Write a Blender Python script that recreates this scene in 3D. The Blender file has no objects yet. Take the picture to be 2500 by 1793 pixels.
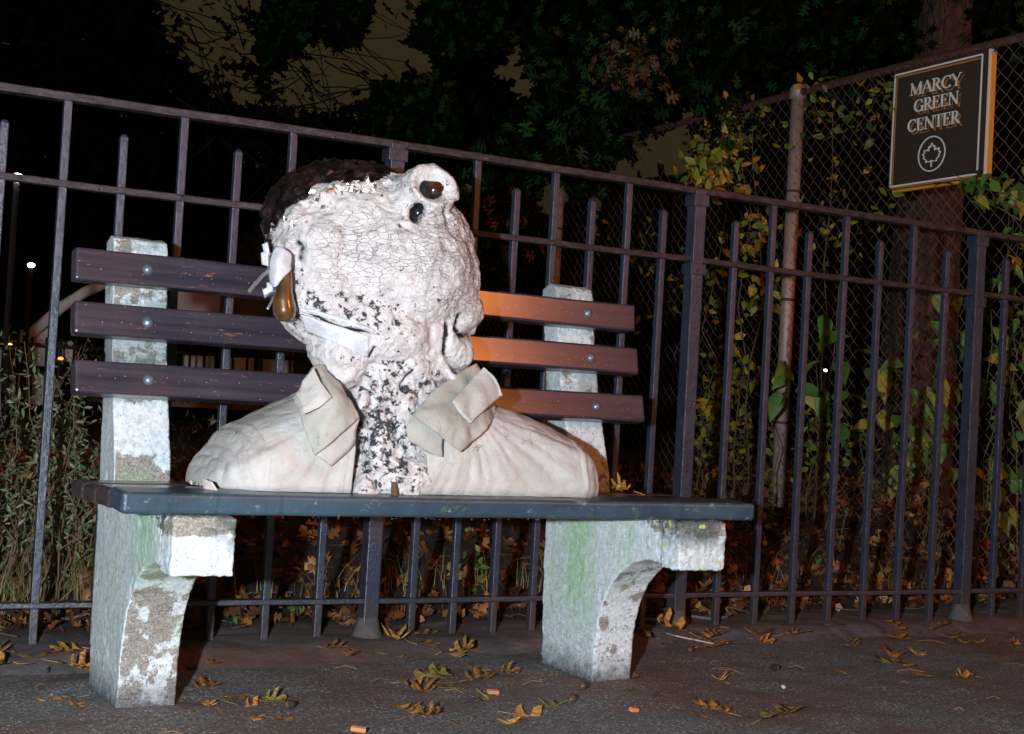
import bpy, bmesh, math, random
import numpy as np
from mathutils import Vector, Matrix, noise as mn
random.seed(7); rng = np.random.default_rng(11)
SC = bpy.context.scene
COL = SC.collection

# ------------------------------------------------------------------ camera
H = 0.62
FPX, YAW, PITCH, ROLL = 3400.0, 0.5236, 0.0300, 0.0562      # focal length in pixels of a 2500 px wide frame
Fv = np.array([math.sin(YAW)*math.cos(PITCH), math.cos(YAW)*math.cos(PITCH), math.sin(PITCH)])
R0 = np.array([math.cos(YAW), -math.sin(YAW), 0.0]); U0 = np.cross(R0, Fv)
Rv = math.cos(ROLL)*R0 + math.sin(ROLL)*U0
Uv = -math.sin(ROLL)*R0 + math.cos(ROLL)*U0
cd = bpy.data.cameras.new('camera'); cam = bpy.data.objects.new('camera', cd); COL.objects.link(cam)
cd.sensor_width = 36; cd.lens = FPX/2500*36; cd.clip_start = .02; cd.clip_end = 200
M = Matrix(((Rv[0], Uv[0], -Fv[0], 0), (Rv[1], Uv[1], -Fv[1], 0), (Rv[2], Uv[2], -Fv[2], H), (0, 0, 0, 1)))
cam.matrix_world = M; SC.camera = cam
CP = np.array([0, 0, H])
def ray(x, y): return Fv*FPX + Rv*(x-1250) + Uv*(896.5-y)
def atY(x, y, Y): d = ray(x, y); return d*(Y/d[1]) + CP
def atX(x, y, X): d = ray(x, y); return d*(X/d[0]) + CP
def atZ(x, y, z=0.0): d = ray(x, y); return d*((z-H)/d[2]) + CP
def atD(x, y, D): return ray(x, y)/FPX*D + CP
def toPx(P):
    q = np.asarray(P, float)-CP; d = q@Fv
    return 1250+FPX*(q@Rv)/d, 896.5-FPX*(q@Uv)/d

# ------------------------------------------------------------------ world, lamps, exposure
W = bpy.data.worlds.new('World'); SC.world = W; W.use_nodes = True
wn = W.node_tree; wn.nodes.clear()
wo = wn.nodes.new('ShaderNodeOutputWorld'); wb = wn.nodes.new('ShaderNodeBackground')
wt = wn.nodes.new('ShaderNodeTexCoord'); wz = wn.nodes.new('ShaderNodeTexNoise'); wz.inputs['Scale'].default_value = 2.2; wz.inputs['Detail'].default_value = 3
wr = wn.nodes.new('ShaderNodeValToRGB')
wr.color_ramp.elements[0].position = .3; wr.color_ramp.elements[0].color = (.024, .0165, .0070, 1)
wr.color_ramp.elements[1].position = .75; wr.color_ramp.elements[1].color = (.035, .025, .0105, 1)
wn.links.new(wt.outputs['Generated'], wz.inputs['Vector']); wn.links.new(wz.outputs['Fac'], wr.inputs['Fac'])
wn.links.new(wr.outputs['Color'], wb.inputs['Color']); wb.inputs['Strength'].default_value = .9
wn.links.new(wb.outputs[0], wo.inputs[0])
def lamp(name, typ, loc, power, color, size):
    d = bpy.data.lights.new(name, typ); d.energy = power; d.color = color; d.shadow_soft_size = size
    o = bpy.data.objects.new(name, d); o.location = loc; COL.objects.link(o); return o
lamp('camera_flash', 'POINT', (-.33, .02, .66), 500, (.83, .91, 1.0), .022)
lamp('street_lamp_glow', 'POINT', (6.2, -5.9, 4.3), 960, (1.0, .28, .08), .5)
SC.view_settings.view_transform = 'Standard'; SC.view_settings.look = 'None'
SC.view_settings.exposure = 0; SC.view_settings.gamma = 1; SC.view_settings.use_curve_mapping = False

# ------------------------------------------------------------------ object helpers
def link(name, me, mat=None, parent=None, smooth=False):
    o = bpy.data.objects.new(name, me); COL.objects.link(o)
    if mat is not None and len(me.materials) == 0: me.materials.append(mat)
    if parent is not None: o.parent = parent
    if smooth and len(me.polygons): me.polygons.foreach_set('use_smooth', [True]*len(me.polygons))
    return o
def mesh(name, v, f): me = bpy.data.meshes.new(name); me.from_pydata([tuple(map(float, p)) for p in v], [], f); me.update(); return me
def npmesh(name, v, quads):
    me = bpy.data.meshes.new(name); n = len(quads); k = quads.shape[1]
    me.vertices.add(len(v)); me.vertices.foreach_set('co', np.asarray(v, np.float32).ravel())
    me.loops.add(n*k); me.loops.foreach_set('vertex_index', quads.astype(np.int32).ravel())
    me.polygons.add(n); me.polygons.foreach_set('loop_start', np.arange(0, n*k, k, dtype=np.int32))
    me.polygons.foreach_set('loop_total', np.full(n, k, np.int32)); me.update(calc_edges=True); me.validate(); return me
def thing(name, label, cat, loc=(0, 0, 0), group=None):
    o = bpy.data.objects.new(name, None); COL.objects.link(o); o.location = loc; o.empty_display_size = .1
    o['label'] = label; o['category'] = cat
    if group: o['group'] = group
    return o
def tag(o, label, cat, group=None):
    o['label'] = label; o['category'] = cat
    if group: o['group'] = group
    return o
def kind(o, k): o['kind'] = k; return o
def put(o, parent):          # keep world coordinates under a moved empty
    o.parent = parent; o.matrix_parent_inverse = Matrix.Translation(parent.location).inverted(); return o
class MB:
    def __init__(s): s.v = []; s.f = []
    def add(s, v, f): b = len(s.v); s.v += [tuple(map(float, p)) for p in v]; s.f += [tuple(b+i for i in q) for q in f]; return s
    def box(s, a, b):
        x0, y0, z0 = a; x1, y1, z1 = b
        return s.add([(x0,y0,z0),(x1,y0,z0),(x1,y1,z0),(x0,y1,z0),(x0,y0,z1),(x1,y0,z1),(x1,y1,z1),(x0,y1,z1)],
                     [(0,3,2,1),(4,5,6,7),(0,1,5,4),(1,2,6,5),(2,3,7,6),(3,0,4,7)])
    def tube(s, pts, r, n=6, cap=True):
        pts = [Vector(p) for p in pts]; rings = []
        rr = r if isinstance(r, (list, tuple)) else [r]*len(pts)
        up = Vector((.13, .21, .97))
        for i, p in enumerate(pts):
            t = (pts[min(i+1, len(pts)-1)]-pts[max(i-1, 0)]).normalized()
            a = t.cross(up)
            if a.length < 1e-3: a = t.cross(Vector((1, 0, 0)))
            a.normalize(); b = t.cross(a)
            rings.append([p+a*math.cos(2*math.pi*k/n)*rr[i]+b*math.sin(2*math.pi*k/n)*rr[i] for k in range(n)])
        v = [q for R_ in rings for q in R_]; f = []
        for i in range(len(rings)-1):
            for k in range(n): f.append((i*n+k, i*n+(k+1) % n, (i+1)*n+(k+1) % n, (i+1)*n+k))
        if cap: f.append(tuple(range(n-1, -1, -1))); f.append(tuple((len(rings)-1)*n+k for k in range(n)))
        return s.add(v, f)
    def obj(s, name, mat, parent=None, smooth=False): return link(name, mesh(name, s.v, s.f), mat, parent, smooth)
def bevel(o, w, seg=2):
    m = o.modifiers.new('bevel', 'BEVEL'); m.width = w; m.segments = seg; m.limit_method = 'ANGLE'; return o
def fbm(p, s, o=3): return mn.fractal(Vector(p)*s, 1.0, 2.1, o)
def displace(me, fn):
    n = len(me.vertices); co = np.empty(n*3, np.float32); no = np.empty(n*3, np.float32)
    me.vertices.foreach_get('co', co); me.vertices.foreach_get('normal', no)
    co = co.reshape(-1, 3); no = no.reshape(-1, 3)
    d = np.array([fn(p) for p in co], np.float32)
    me.vertices.foreach_set('co', (co+no*d[:, None]).ravel()); me.update(); return me
def remesh(me, vox, smooth=4):
    o = bpy.data.objects.new('tmp', me); COL.objects.link(o)
    m = o.modifiers.new('r', 'REMESH'); m.mode = 'VOXEL'; m.voxel_size = vox
    if smooth: s = o.modifiers.new('s', 'SMOOTH'); s.iterations = smooth; s.factor = .6
    dg = bpy.context.evaluated_depsgraph_get(); out = bpy.data.meshes.new_from_object(o.evaluated_get(dg))
    bpy.data.objects.remove(o); return out
def pip(x, y, poly):         # points in polygon, vectorised
    x = np.asarray(x, float); y = np.asarray(y, float); ins = np.zeros(x.shape, bool); n = len(poly)
    for i in range(n):
        x0, y0 = poly[i]; x1, y1 = poly[(i+1) % n]
        c = ((y0 > y) != (y1 > y)); xi = (x1-x0)*(y-y0)/((y1-y0) or 1e-9)+x0
        ins ^= c & (x < xi)
    return ins

# ------------------------------------------------------------------ material helpers
class NT:
    def __init__(s, name):
        s.m = bpy.data.materials.new(name); s.m.use_nodes = True; s.t = s.m.node_tree
        s.b = s.t.nodes['Principled BSDF']; s.tc = s.t.nodes.new('ShaderNodeTexCoord')
    def n(s, t, **k):
        q = s.t.nodes.new('ShaderNode'+t)
        for a, b in k.items():
            if a in q.inputs: q.inputs[a].default_value = b
            else: setattr(q, a, b)
        return q
    def l(s, a, b): s.t.links.new(a, b)
    def vec(s, sc=(1, 1, 1)):
        mp = s.n('Mapping'); mp.inputs['Scale'].default_value = sc; s.l(s.tc.outputs['Object'], mp.inputs['Vector']); return mp.outputs[0]
    def noise(s, scale, detail=4, rough=.6, sc=(1, 1, 1), dist=0.0):
        q = s.n('TexNoise'); q.inputs['Scale'].default_value = scale; q.inputs['Detail'].default_value = detail
        q.inputs['Roughness'].default_value = rough; q.inputs['Distortion'].default_value = dist; s.l(s.vec(sc), q.inputs['Vector']); return q.outputs['Fac']
    def vor(s, scale, feature='F1', sc=(1, 1, 1), out='Distance', rnd=1.0):
        q = s.n('TexVoronoi'); q.feature = feature; q.inputs['Scale'].default_value = scale; q.inputs['Randomness'].default_value = rnd
        s.l(s.vec(sc), q.inputs['Vector']); return q.outputs[out]
    def ramp(s, fac, *stops):
        q = s.n('ValToRGB'); e = q.color_ramp.elements
        while len(e) < len(stops): e.new(.5)
        for i, (p, c) in enumerate(stops):
            e[i].position = p; e[i].color = (*c, 1) if len(c) == 3 else c
        s.l(fac, q.inputs['Fac']); return q.outputs['Color']
    def rampv(s, fac, a, b, inv=False):
        q = s.n('MapRange'); q.inputs['From Min'].default_value = a; q.inputs['From Max'].default_value = b
        if inv: q.inputs['To Min'].default_value = 1; q.inputs['To Max'].default_value = 0
        s.l(fac, q.inputs['Value']); return q.outputs[0]
    def math(s, op, a, b=None):
        q = s.n('Math'); q.operation = op
        for i, x in enumerate((a, b)):
            if x is None: continue
            if isinstance(x, (int, float)): q.inputs[i].default_value = x
            else: s.l(x, q.inputs[i])
        return q.outputs[0]
    def mix(s, fac, a, b):
        q = s.n('Mix'); q.data_type = 'RGBA'
        if isinstance(fac, (int, float)): q.inputs[0].default_value = fac
        else: s.l(fac, q.inputs[0])
        for i, x in ((6, a), (7, b)):
            if isinstance(x, (tuple, list)): q.inputs[i].default_value = (*x[:3], 1)
            else: s.l(x, q.inputs[i])
        return q.outputs[2]
    def attr(s, name): q = s.n('Attribute'); q.attribute_name = name; return q.outputs['Fac']
    def xyz(s, which):
        q = s.n('SeparateXYZ'); s.l(s.tc.outputs['Object'], q.inputs[0]); return q.outputs[which]
    def col(s, c):
        if isinstance(c, (tuple, list)): s.b.inputs['Base Color'].default_value = (*c, 1)
        else: s.l(c, s.b.inputs['Base Color'])
        return s
    def rough(s, r):
        if isinstance(r, (int, float)): s.b.inputs['Roughness'].default_value = r
        else: s.l(r, s.b.inputs['Roughness'])
        return s
    def set(s, **k):
        for a, b in k.items(): s.b.inputs[a.replace('_', ' ')].default_value = b
        return s
    def bump(s, h, strength=.3, dist=.01):
        q = s.n('Bump'); q.inputs['Strength'].default_value = strength; q.inputs['Distance'].default_value = dist
        s.l(h, q.inputs['Height']); 
        if s.b.inputs['Normal'].links: s.l(s.b.inputs['Normal'].links[0].from_socket, q.inputs['Normal'])
        s.l(q.outputs[0], s.b.inputs['Normal']); return s

# asphalt
a = NT('asphalt'); big = a.noise(1.7, 4, .6); fine = a.noise(140, 5, .75)
c = a.ramp(fine, (.34, (.048, .053, .055)), (.54, (.18, .182, .18)), (.72, (.62, .62, .62)))
c = a.mix(a.rampv(big, .46, .62), c, a.ramp(fine, (.3, (.065, .040, .030)), (.7, (.27, .18, .145))))
peb = a.rampv(a.vor(95), .30, .16); peb2 = a.math('MAXIMUM', a.math('MULTIPLY', peb, a.rampv(a.vor(95, out='Color'), .46, .62)), a.math('MULTIPLY', a.rampv(a.vor(210), .34, .2), a.rampv(a.vor(210, out='Color'), .52, .66)))
pebf = a.math('MULTIPLY', peb2, a.rampv(a.noise(9, 3), .36, .56))
c = a.mix(pebf, c, (.80, .82, .86)); a.col(c)
a.rough(a.math('SUBTRACT', .75, a.math('MULTIPLY', peb2, .5)))
a.bump(a.noise(60, 6, .7), .8, .010).bump(peb2, .6, .004); M_ASPH = a.m
# soil
a = NT('soil'); c = a.ramp(a.noise(14, 7, .72), (.3, (.018, .011, .008)), (.55, (.055, .036, .027)), (.8, (.12, .085, .062)))
a.col(c).rough(.9).bump(a.noise(50, 7, .75), .9, .02); M_SOIL = a.m
# dusty curb strip
a = NT('dusty_strip'); c = a.ramp(a.noise(22, 7, .72), (.3, (.070, .062, .064)), (.6, (.16, .14, .14)), (.85, (.28, .23, .21)))
c = a.mix(a.rampv(a.noise(2.4, 3), .45, .62), c, (.13, .078, .062))
a.col(c).rough(.95).bump(a.noise(120, 7, .75), .7, .006).bump(a.noise(18, 4, .6), .5, .012); M_DUST = a.m
# concrete with algae, worn white paint and dark weathering
def concrete(name, seed, lichen=False, paint=0.0, algae=.75, dark=.75, block=False, gy=2.48, gz0=.16):
    a = NT(name); z = a.xyz(2)
    ag = a.noise(230, 4, .7)
    base = a.ramp(ag, (.3, (.12, .10, .085)), (.5, (.30, .275, .235)), (.72, (.55, .53, .49)))
    white = a.ramp(a.noise(90, 4, .7), (.3, (.48, .56, .58)), (.6, (.78, .84, .86)))
    pn = a.noise(13+seed, 6, .68, dist=.3)
    nx = a.n('NewGeometry'); sp = a.n('SeparateXYZ'); a.l(nx.outputs['Normal'], sp.inputs[0])
    side = a.rampv(sp.outputs[0], -.35, -.75)                       # paint survives on the side faces
    thr = a.math('ADD', a.math('ADD', pn, paint), a.math('MULTIPLY', side, .26)); thr = a.math('ADD', thr, a.math('MULTIPLY', a.math('MULTIPLY', a.rampv(z, .50, .53), a.rampv(z, .60, .58)), .24))
    if block: thr = a.math('ADD', a.math('ADD', pn, -.05), a.rampv(a.math('ADD', z, a.math('MULTIPLY', pn, .02)), .385, .33))
    c = a.mix(a.rampv(thr, .53, .56), base, white)
    sp2 = a.rampv(a.noise(150, 5, .8), .56, .61); low = a.rampv(z, .30, .05)
    c = a.mix(a.math('MULTIPLY', sp2, a.math('ADD', .55, a.math('MULTIPLY', low, .45))), c, (.10, .13, .14))
    yy = a.xyz(1); bnd = a.math('MULTIPLY', a.rampv(yy, gy, gy+.04), a.rampv(yy, gy+.17, gy+.10)); gr = a.math('MAXIMUM', a.math('MULTIPLY', bnd, a.rampv(z, gz0, gz0+.2)), a.math('MULTIPLY', a.rampv(a.noise(9, 3, .5, sc=(1.6, 2.2, .22)), .56, .66), .6))   # vertical algae runs
    gm = a.math('MULTIPLY', a.math('MULTIPLY', gr, a.rampv(a.noise(60, 4, .8), .36, .56)), a.math('MULTIPLY', a.rampv(z, .06, .2), a.rampv(z, .46, .42)))
    c = a.mix(a.math('MULTIPLY', gm, algae), c, (.30, .60, .20))
    dk = a.math('MULTIPLY', a.math('MULTIPLY', a.rampv(a.noise(5, 5, .7, sc=(1, 1, 1.6)), .46, .54), a.rampv(z, .57, .62) if not block else a.rampv(z, .335, .37)), dark)
    c = a.mix(dk, c, a.ramp(a.noise(160, 3), (.35, (.028, .055, .058)), (.7, (.14, .17, .15))))
    soilm = a.rampv(a.math('ADD', z, a.math('MULTIPLY', a.noise(40, 4, .8), .11)), .125, .055)
    c = a.mix(soilm, c, a.ramp(ag, (.35, (.03, .035, .04)), (.7, (.16, .16, .17))))
    if lichen: c = a.mix(a.rampv(a.noise(34, 2, .5), .63, .66), c, (.50, .62, .14))
    a.col(c).rough(.85).bump(a.noise(210, 4, .75), .55, .003).bump(a.noise(50, 4, .7), .3, .004); return a.m
M_CON = concrete('weathered_concrete', 0, False, .045, .70, .55); M_CON2 = concrete('painted_concrete', 4, False, .10, .80, .45, False, 2.70, .03); M_CON3 = concrete('lichen_concrete', 2, True, .05, .3, .8, True); M_CON4 = concrete('block_concrete', 3, False, .05, .2, .8, True)
# painted timber slat
def timber(name, dark, mid, wear_glint, scal=1.0, orange=.62):
    a = NT(name); g = a.noise(22, 6, .7, sc=(.12, 2.4, 2.4)); c = a.ramp(g, (.3, dark), (.7, mid))
    w = a.rampv(a.noise(46, 5, .75, sc=(.42, 2.4, 2.4), dist=.8), orange, orange+.05)
    c = a.mix(w, c, wear_glint); dots = a.rampv(a.vor(120), .13, .07)  # warm flecks paint street lamp glints into the scratched wood
    dd = a.math('MULTIPLY', dots, a.rampv(a.vor(120, out='Color'), .62, .68)); c = a.mix(dd, c, (.55, .6, .68))  # pale dots are painted sparkle of water drops
    a.col(c).rough(a.rampv(g, -.1, 1.2)).bump(g, .35, .004).bump(w, .4, -.002); a.set(Specular_IOR_Level=.2)
    a.b.inputs['Coat Weight'].default_value = .8; a.b.inputs['Coat Roughness'].default_value = .20; return a.m
M_SLAT = timber('varnished_back_slat', (.022, .019, .032), (.070, .050, .066), (.36, .13, .06), 1.0, .63)
def seatmat():
    a = NT('flash_tinted_seat_board'); g = a.noise(9, 4, .6, sc=(.5, 1, 1)); c = a.ramp(g, (.3, (.024, .045, .064)), (.7, (.052, .092, .125)))  # blue puts the cool flash on wet wood into the colour
    v = a.rampv(a.noise(30, 3, .6, sc=(1.4, .05, .12)), .56, .62); c = a.mix(a.math('MULTIPLY', v, .45), c, (.028, .045, .065))
    h = a.rampv(a.noise(55, 5, .75, sc=(.6, 1, 1)), .60, .70); c = a.mix(h, c, (.20, .28, .32)); gz = a.rampv(a.noise(22, 5, .8), .58, .66); c = a.mix(a.math('MULTIPLY', gz, .5), c, (.10, .20, .08))
    a.col(c).rough(.34).bump(a.noise(80, 4, .7), .4, .003); return a.m
M_SEAT = seatmat(); M_SEAT0 = timber('painted_seat_slat', (.042, .070, .092), (.085, .135, .170), (.14, .20, .24), orange=.66)
a = NT('slat_top_wood'); M_SEATB = timber('worn_glint_seat_slat', (.035, .024, .026), (.075, .048, .048), (.17, .08, .05))
# iron paint
a = NT('fence_paint'); g = a.noise(26, 5, .7); c = a.ramp(g, (.3, (.022, .030, .054)), (.7, (.048, .057, .092)))
c = a.mix(a.rampv(a.noise(75, 5, .8), .62, .68), c, (.020, .022, .028)); c = a.mix(a.rampv(a.noise(40, 4, .7, sc=(1.6, 1.6, .10), dist=.6), .64, .67), c, (.035, .016, .012)); c = a.mix(a.math('MULTIPLY', a.rampv(a.vor(150), .12, .05), a.rampv(a.vor(150, out='Color'), .7, .74)), c, (.5, .55, .65)); z = a.xyz(2)  # pale dots paint in highlights of water drops
c = a.mix(a.math('MULTIPLY', a.rampv(a.math('ADD', z, a.math('MULTIPLY', g, .06)), .19, .12), .8), c, (.060, .050, .052))
a.col(c).rough(.30).bump(a.noise(70, 5, .7), .6, .005).bump(a.noise(14, 3), .4, .008).set(Specular_IOR_Level=.8); M_IRON = a.m
a = NT('rail_paint'); g = a.noise(60, 6, .75, sc=(.5, 1, 1)); c = a.ramp(g, (.35, (.012, .009, .011)), (.55, (.050, .036, .040)), (.75, (.12, .09, .095)))
c = a.mix(a.rampv(a.noise(90, 3, .8, sc=(.25, 1, 1)), .68, .72), c, (.5, .22, .10))
a.col(c).rough(.34).bump(g, .8, .006); M_RAIL = a.m
def plain(name, c, r=.6, bs=None, bstr=.3, **k):
    a = NT(name)
    if bs:
        g = a.noise(bs, 5, .7); a.col(a.ramp(g, (.3, tuple(q*.72 for q in c)), (.7, tuple(min(1, q*1.22) for q in c)))).bump(g, bstr, .005)
    else: a.col(c)
    a.rough(r).set(**k); return a.m
M_BOLT = plain('bolt_steel', (.20, .25, .30), .28, 90, .4, Metallic=.5)
M_DROP = plain('water', (.9, .93, 1), .02, Transmission_Weight=1.0, IOR=1.33)

# ------------------------------------------------------------------ ground
def hsoil(x, y):
    t = min(1, max(0, (y-3.42)/(4.7-3.42))); s = t*t*(3-2*t)
    e = min(1, max(0, (y-2.99)/.16)); e = e*e*(3-2*e)
    return -.012 + e*.040 + s*.235 + fbm((x, y, 0), 3.1)*.012*e + fbm((x, y, 3), 14)*.004 + max(0, y-4.8)*.012
def grid(name, xs, ys, fz, mat):
    nx, ny = len(xs), len(ys)
    v = np.array([(x, y, fz(x, y)) for y in ys for x in xs]); i = np.arange(nx*ny).reshape(ny, nx)
    q = np.stack([i[:-1, :-1], i[:-1, 1:], i[1:, 1:], i[1:, :-1]], -1).reshape(-1, 4)
    return link(name, npmesh(name, v, q), mat, None, True)
def spaced(*seg):
    out = []
    for a_, b_, n in seg: out += list(np.linspace(a_, b_, n, endpoint=False))
    return out+[seg[-1][1]]
kind(grid('asphalt_path', spaced((-60, -2, 12), (-2, 5, 260), (5, 60, 14)), spaced((-60, 0, 12), (0, 2, 30), (2, 3.05, 60), (3.05, 3.3, 4)),
          lambda x, y: fbm((x, y, 0), 1.3)*.006 + (fbm((x, y, 1), 9)*.0040 if 0 < y else 0) + sum(.007*math.exp(-((x-cx)/.12)**2-(max(0, abs(y-2.8)-.12)/.09)**2) for cx in (.775, 1.86)), M_ASPH), 'structure')
kind(grid('dirt_verge', spaced((-60, -2, 10), (-2, 6, 320), (6, 60, 10)), spaced((2.93, 3.5, 60), (3.5, 3.8, 12)), hsoil, M_DUST), 'structure')
kind(grid('soil_bank', spaced((-80, -4, 12), (-4, 10, 160), (10, 80, 12)), spaced((3.36, 3.40, 2), (3.40, 7, 60), (7, 90, 20)),
          lambda x, y: hsoil(x, y)+.006*(y > 3.38)-.02*(y < 3.38)+fbm((x, y, 8), 9)*.012, M_SOIL), 'structure')

# ------------------------------------------------------------------ park bench
bench = thing('park_bench', 'concrete and timber park bench with three back slats, the white bust sitting on its seat', 'bench', (1.32, 2.65, 0))
prof = [(2.905,-.03),(2.905,.0),(2.918,.2),(2.925,.42),(2.945,.62),(2.975,.80),(3.0,.90),(2.995,.925),(2.965,.938),(2.935,.93),(2.922,.90),(2.908,.80),
        (2.882,.68),(2.848,.58),(2.81,.47),(2.80,.405),(2.62,.402),(2.458,.402),(2.455,.312),(2.50,.305),(2.55,.291),(2.595,.262),(2.63,.228),(2.655,.185),(2.668,.14),(2.677,.09),(2.679,0),(2.679,-.03)]
def prism_yz(poly, x0, x1):
    n = len(poly); m = MB(); v = [(x0, y, z) for y, z in poly]+[(x1, y, z) for y, z in poly]
    f = [tuple(range(n)), tuple(range(2*n-1, n-1, -1))]+[(i, n+i, n+(i+1) % n, (i+1) % n) for i in range(n)]
    return m.add(v, f)
def rough_concrete(m, vox, amp, sm=2):
    me = remesh(mesh('t', m.v, m.f), vox, sm)
    displace(me, lambda p: fbm(p, 22, 3)*amp*.6 + fbm(p, 95, 2)*amp*.45 - (max(0, mn.noise(Vector(p)*34)-.34)*amp*3.5)); return me
for x0, x1, bx0, bx1, mt in ((.718, .832, .712, .826, M_CON), (1.806, 1.915, 1.800, 1.925, M_CON2)):
    fr = put(link('concrete_leg', rough_concrete(prism_yz(prof, x0, x1), .0042, .0016), mt, None, True), bench)
    b = MB().box((bx0, 2.368, .298), (bx1, 2.432, .402)); b.add(*[(lambda q: (q.v, q.f))(MB().box((bx0+.006, 2.42, .306), (bx1-.006, 2.50, .40)))][0])
    me = remesh(mesh('t', b.v, b.f), .0036, 9)
    displace(me, lambda p: fbm(p, 60, 3)*.0028 + fbm(p, 170, 2)*.0016)
    nb = put(link('front_block', me, M_CON4 if x0 < 1 else M_CON3, None, True), bench)
def plank(name, x0, x1, c, w, t, tilt, mat, r=.006, wave=.0):
    n = 40; m = MB(); prof_ = [(-w/2, -t/2), (w/2, -t/2), (w/2, t/2), (-w/2, t/2)]
    ct, st = math.cos(tilt), math.sin(tilt); v = []; f = []
    for i in range(n+1):
        x = x0+(x1-x0)*i/n; dz = fbm((x*1.0, c[0]*7, c[1]*9), 2.5)*wave
        for a_, b_ in prof_: v.append((x, c[0]+a_*ct-b_*st, c[1]+a_*st+b_*ct+dz))
    for i in range(n):
        for k in range(4): f.append((i*4+k, i*4+(k+1) % 4, (i+1)*4+(k+1) % 4, (i+1)*4+k))
    f += [(3, 2, 1, 0), tuple(n*4+k for k in range(4))]
    o = put(m.add(v, f).obj(name, mat), bench); bevel(o, r, 3); return o
def dome(center, r, h, nrm, name, mat, parent_obj):
    m = MB(); n = 14; nrm = Vector(nrm).normalized(); a_ = nrm.cross(Vector((0, 0, 1))).normalized() if abs(nrm.z) < .9 else Vector((1, 0, 0)); b_ = nrm.cross(a_)
    v = []; f = []
    for i in range(5):
        t = i/4*math.pi/2; rr = r*math.cos(t) if i < 4 else r*.05
        for k in range(n): v.append(Vector(center)+a_*rr*math.cos(2*math.pi*k/n)+b_*rr*math.sin(2*math.pi*k/n)+nrm*h*math.sin(t))
    for i in range(4):
        for k in range(n): f.append((i*n+k, i*n+(k+1) % n, (i+1)*n+(k+1) % n, (i+1)*n+k))
    f.append(tuple(4*n+k for k in range(n)))
    o = m.add(v, f).obj(name, mat, None, True); o.parent = parent_obj; return o
# back slats: wide face tilted with the leg
for yc, zc, tl in ((2.886, .862, math.radians(8)), (2.862, .752, math.radians(11)), (2.826, .634, math.radians(14))):
    s = plank('back_slat', .628, 2.004, (yc, zc), .040, .067, -tl, M_SLAT, .006, .002)
    nrm = (0, -math.cos(tl), math.sin(tl)*1.0)
    for bx in (.775, 1.862):
        p = (bx, yc-.0200*math.cos(tl)+.002, zc+.003)
        o = dome(p, .0125, .0100, nrm, 'bolt', M_BOLT, s)
# seat slats
for yc, zc, w, t, tl, mt in ((2.430, .4240, .090, .038, .05, M_SEAT), (2.527, .4225, .092, .036, .0, M_SEATB), (2.626, .4195, .092, .034, -.02, M_SEATB), (2.724, .4200, .092, .034, -.01, M_SEATB)):
    plank('seat_slat', .626, 2.016, (yc, zc), w, t, tl, mt, .008, .0015)

# ------------------------------------------------------------------ iron fence
K = 7.4
FI = [-16, -8, 0, 8, 16, 24]
FX = [-.62, .0549*K, .2001*K, .3285*K, .478*K, 4.62]; FY = [3.335, .4435*K, .4351*K, .4325*K, .4263*K, 3.12]
def fpos(i): return float(np.interp(i, FI, FX)), float(np.interp(i, FI, FY))
ZB, ZM, ZT, ZS = .1168, 1.0765, 1.274, 1.200
fence = thing('iron_fence', 'dark painted iron picket fence with wet rails standing behind the bench', 'fence', (1.5, 3.22, 0))
def rail(z, h, d, name, sag=0):
    for a_, b_ in zip(range(len(FI)-1), range(1, len(FI))):
        n = 16; v = []; f = []
        for i in range(n+1):
            t = i/n; x = FX[a_]+(FX[b_]-FX[a_])*t; y = FY[a_]+(FY[b_]-FY[a_])*t
            dz = -sag*math.sin(math.pi*t)+fbm((x, z, 0), 5)*.0015
            for q, w in ((-d/2, -h/2), (d/2, -h/2), (d/2, h/2), (-d/2, h/2)): v.append((x, y+q, z+w+dz))
        for i in range(n):
            for k in range(4): f.append((i*4+k, i*4+(k+1) % 4, (i+1)*4+(k+1) % 4, (i+1)*4+k))
        f += [(3, 2, 1, 0), tuple(n*4+k for k in range(4))]
        bevel(put(MB().add(v, f).obj(name, M_RAIL if z > .5 else M_IRON), fence), .003)
rail(ZT, .019, .036, 'top_rail'); rail(ZM, .0165, .030, 'middle_rail', .003); rail(ZB, .0135, .030, 'bottom_rail')
def picket_mesh(z0, z1, s, pointed):
    h = s/2; m = MB(); v = [(-h, -h, z0), (h, -h, z0), (h, h, z0), (-h, h, z0), (-h, -h, z1), (h, -h, z1), (h, h, z1), (-h, h, z1)]
    f = [(0, 3, 2, 1), (0, 1, 5, 4), (1, 2, 6, 5), (2, 3, 7, 6), (3, 0, 4, 7)]
    if pointed:
        g = h*.45; v += [(-g, -g, z1+.007), (g, -g, z1+.007), (g, g, z1+.007), (-g, g, z1+.007)]
        f += [(4, 5, 9, 8), (5, 6, 10, 9), (6, 7, 11, 10), (7, 4, 8, 11), (8, 9, 10, 11)]
    else: f.append((4, 5, 6, 7))
    m.add(v, f); return mesh('picket', m.v, m.f)
PT = picket_mesh(.018, ZT-.006, .0185, False); PS = picket_mesh(.018, ZS, .0185, True)
PM = picket_mesh(-.06, ZT+.004, .040, False)
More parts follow.
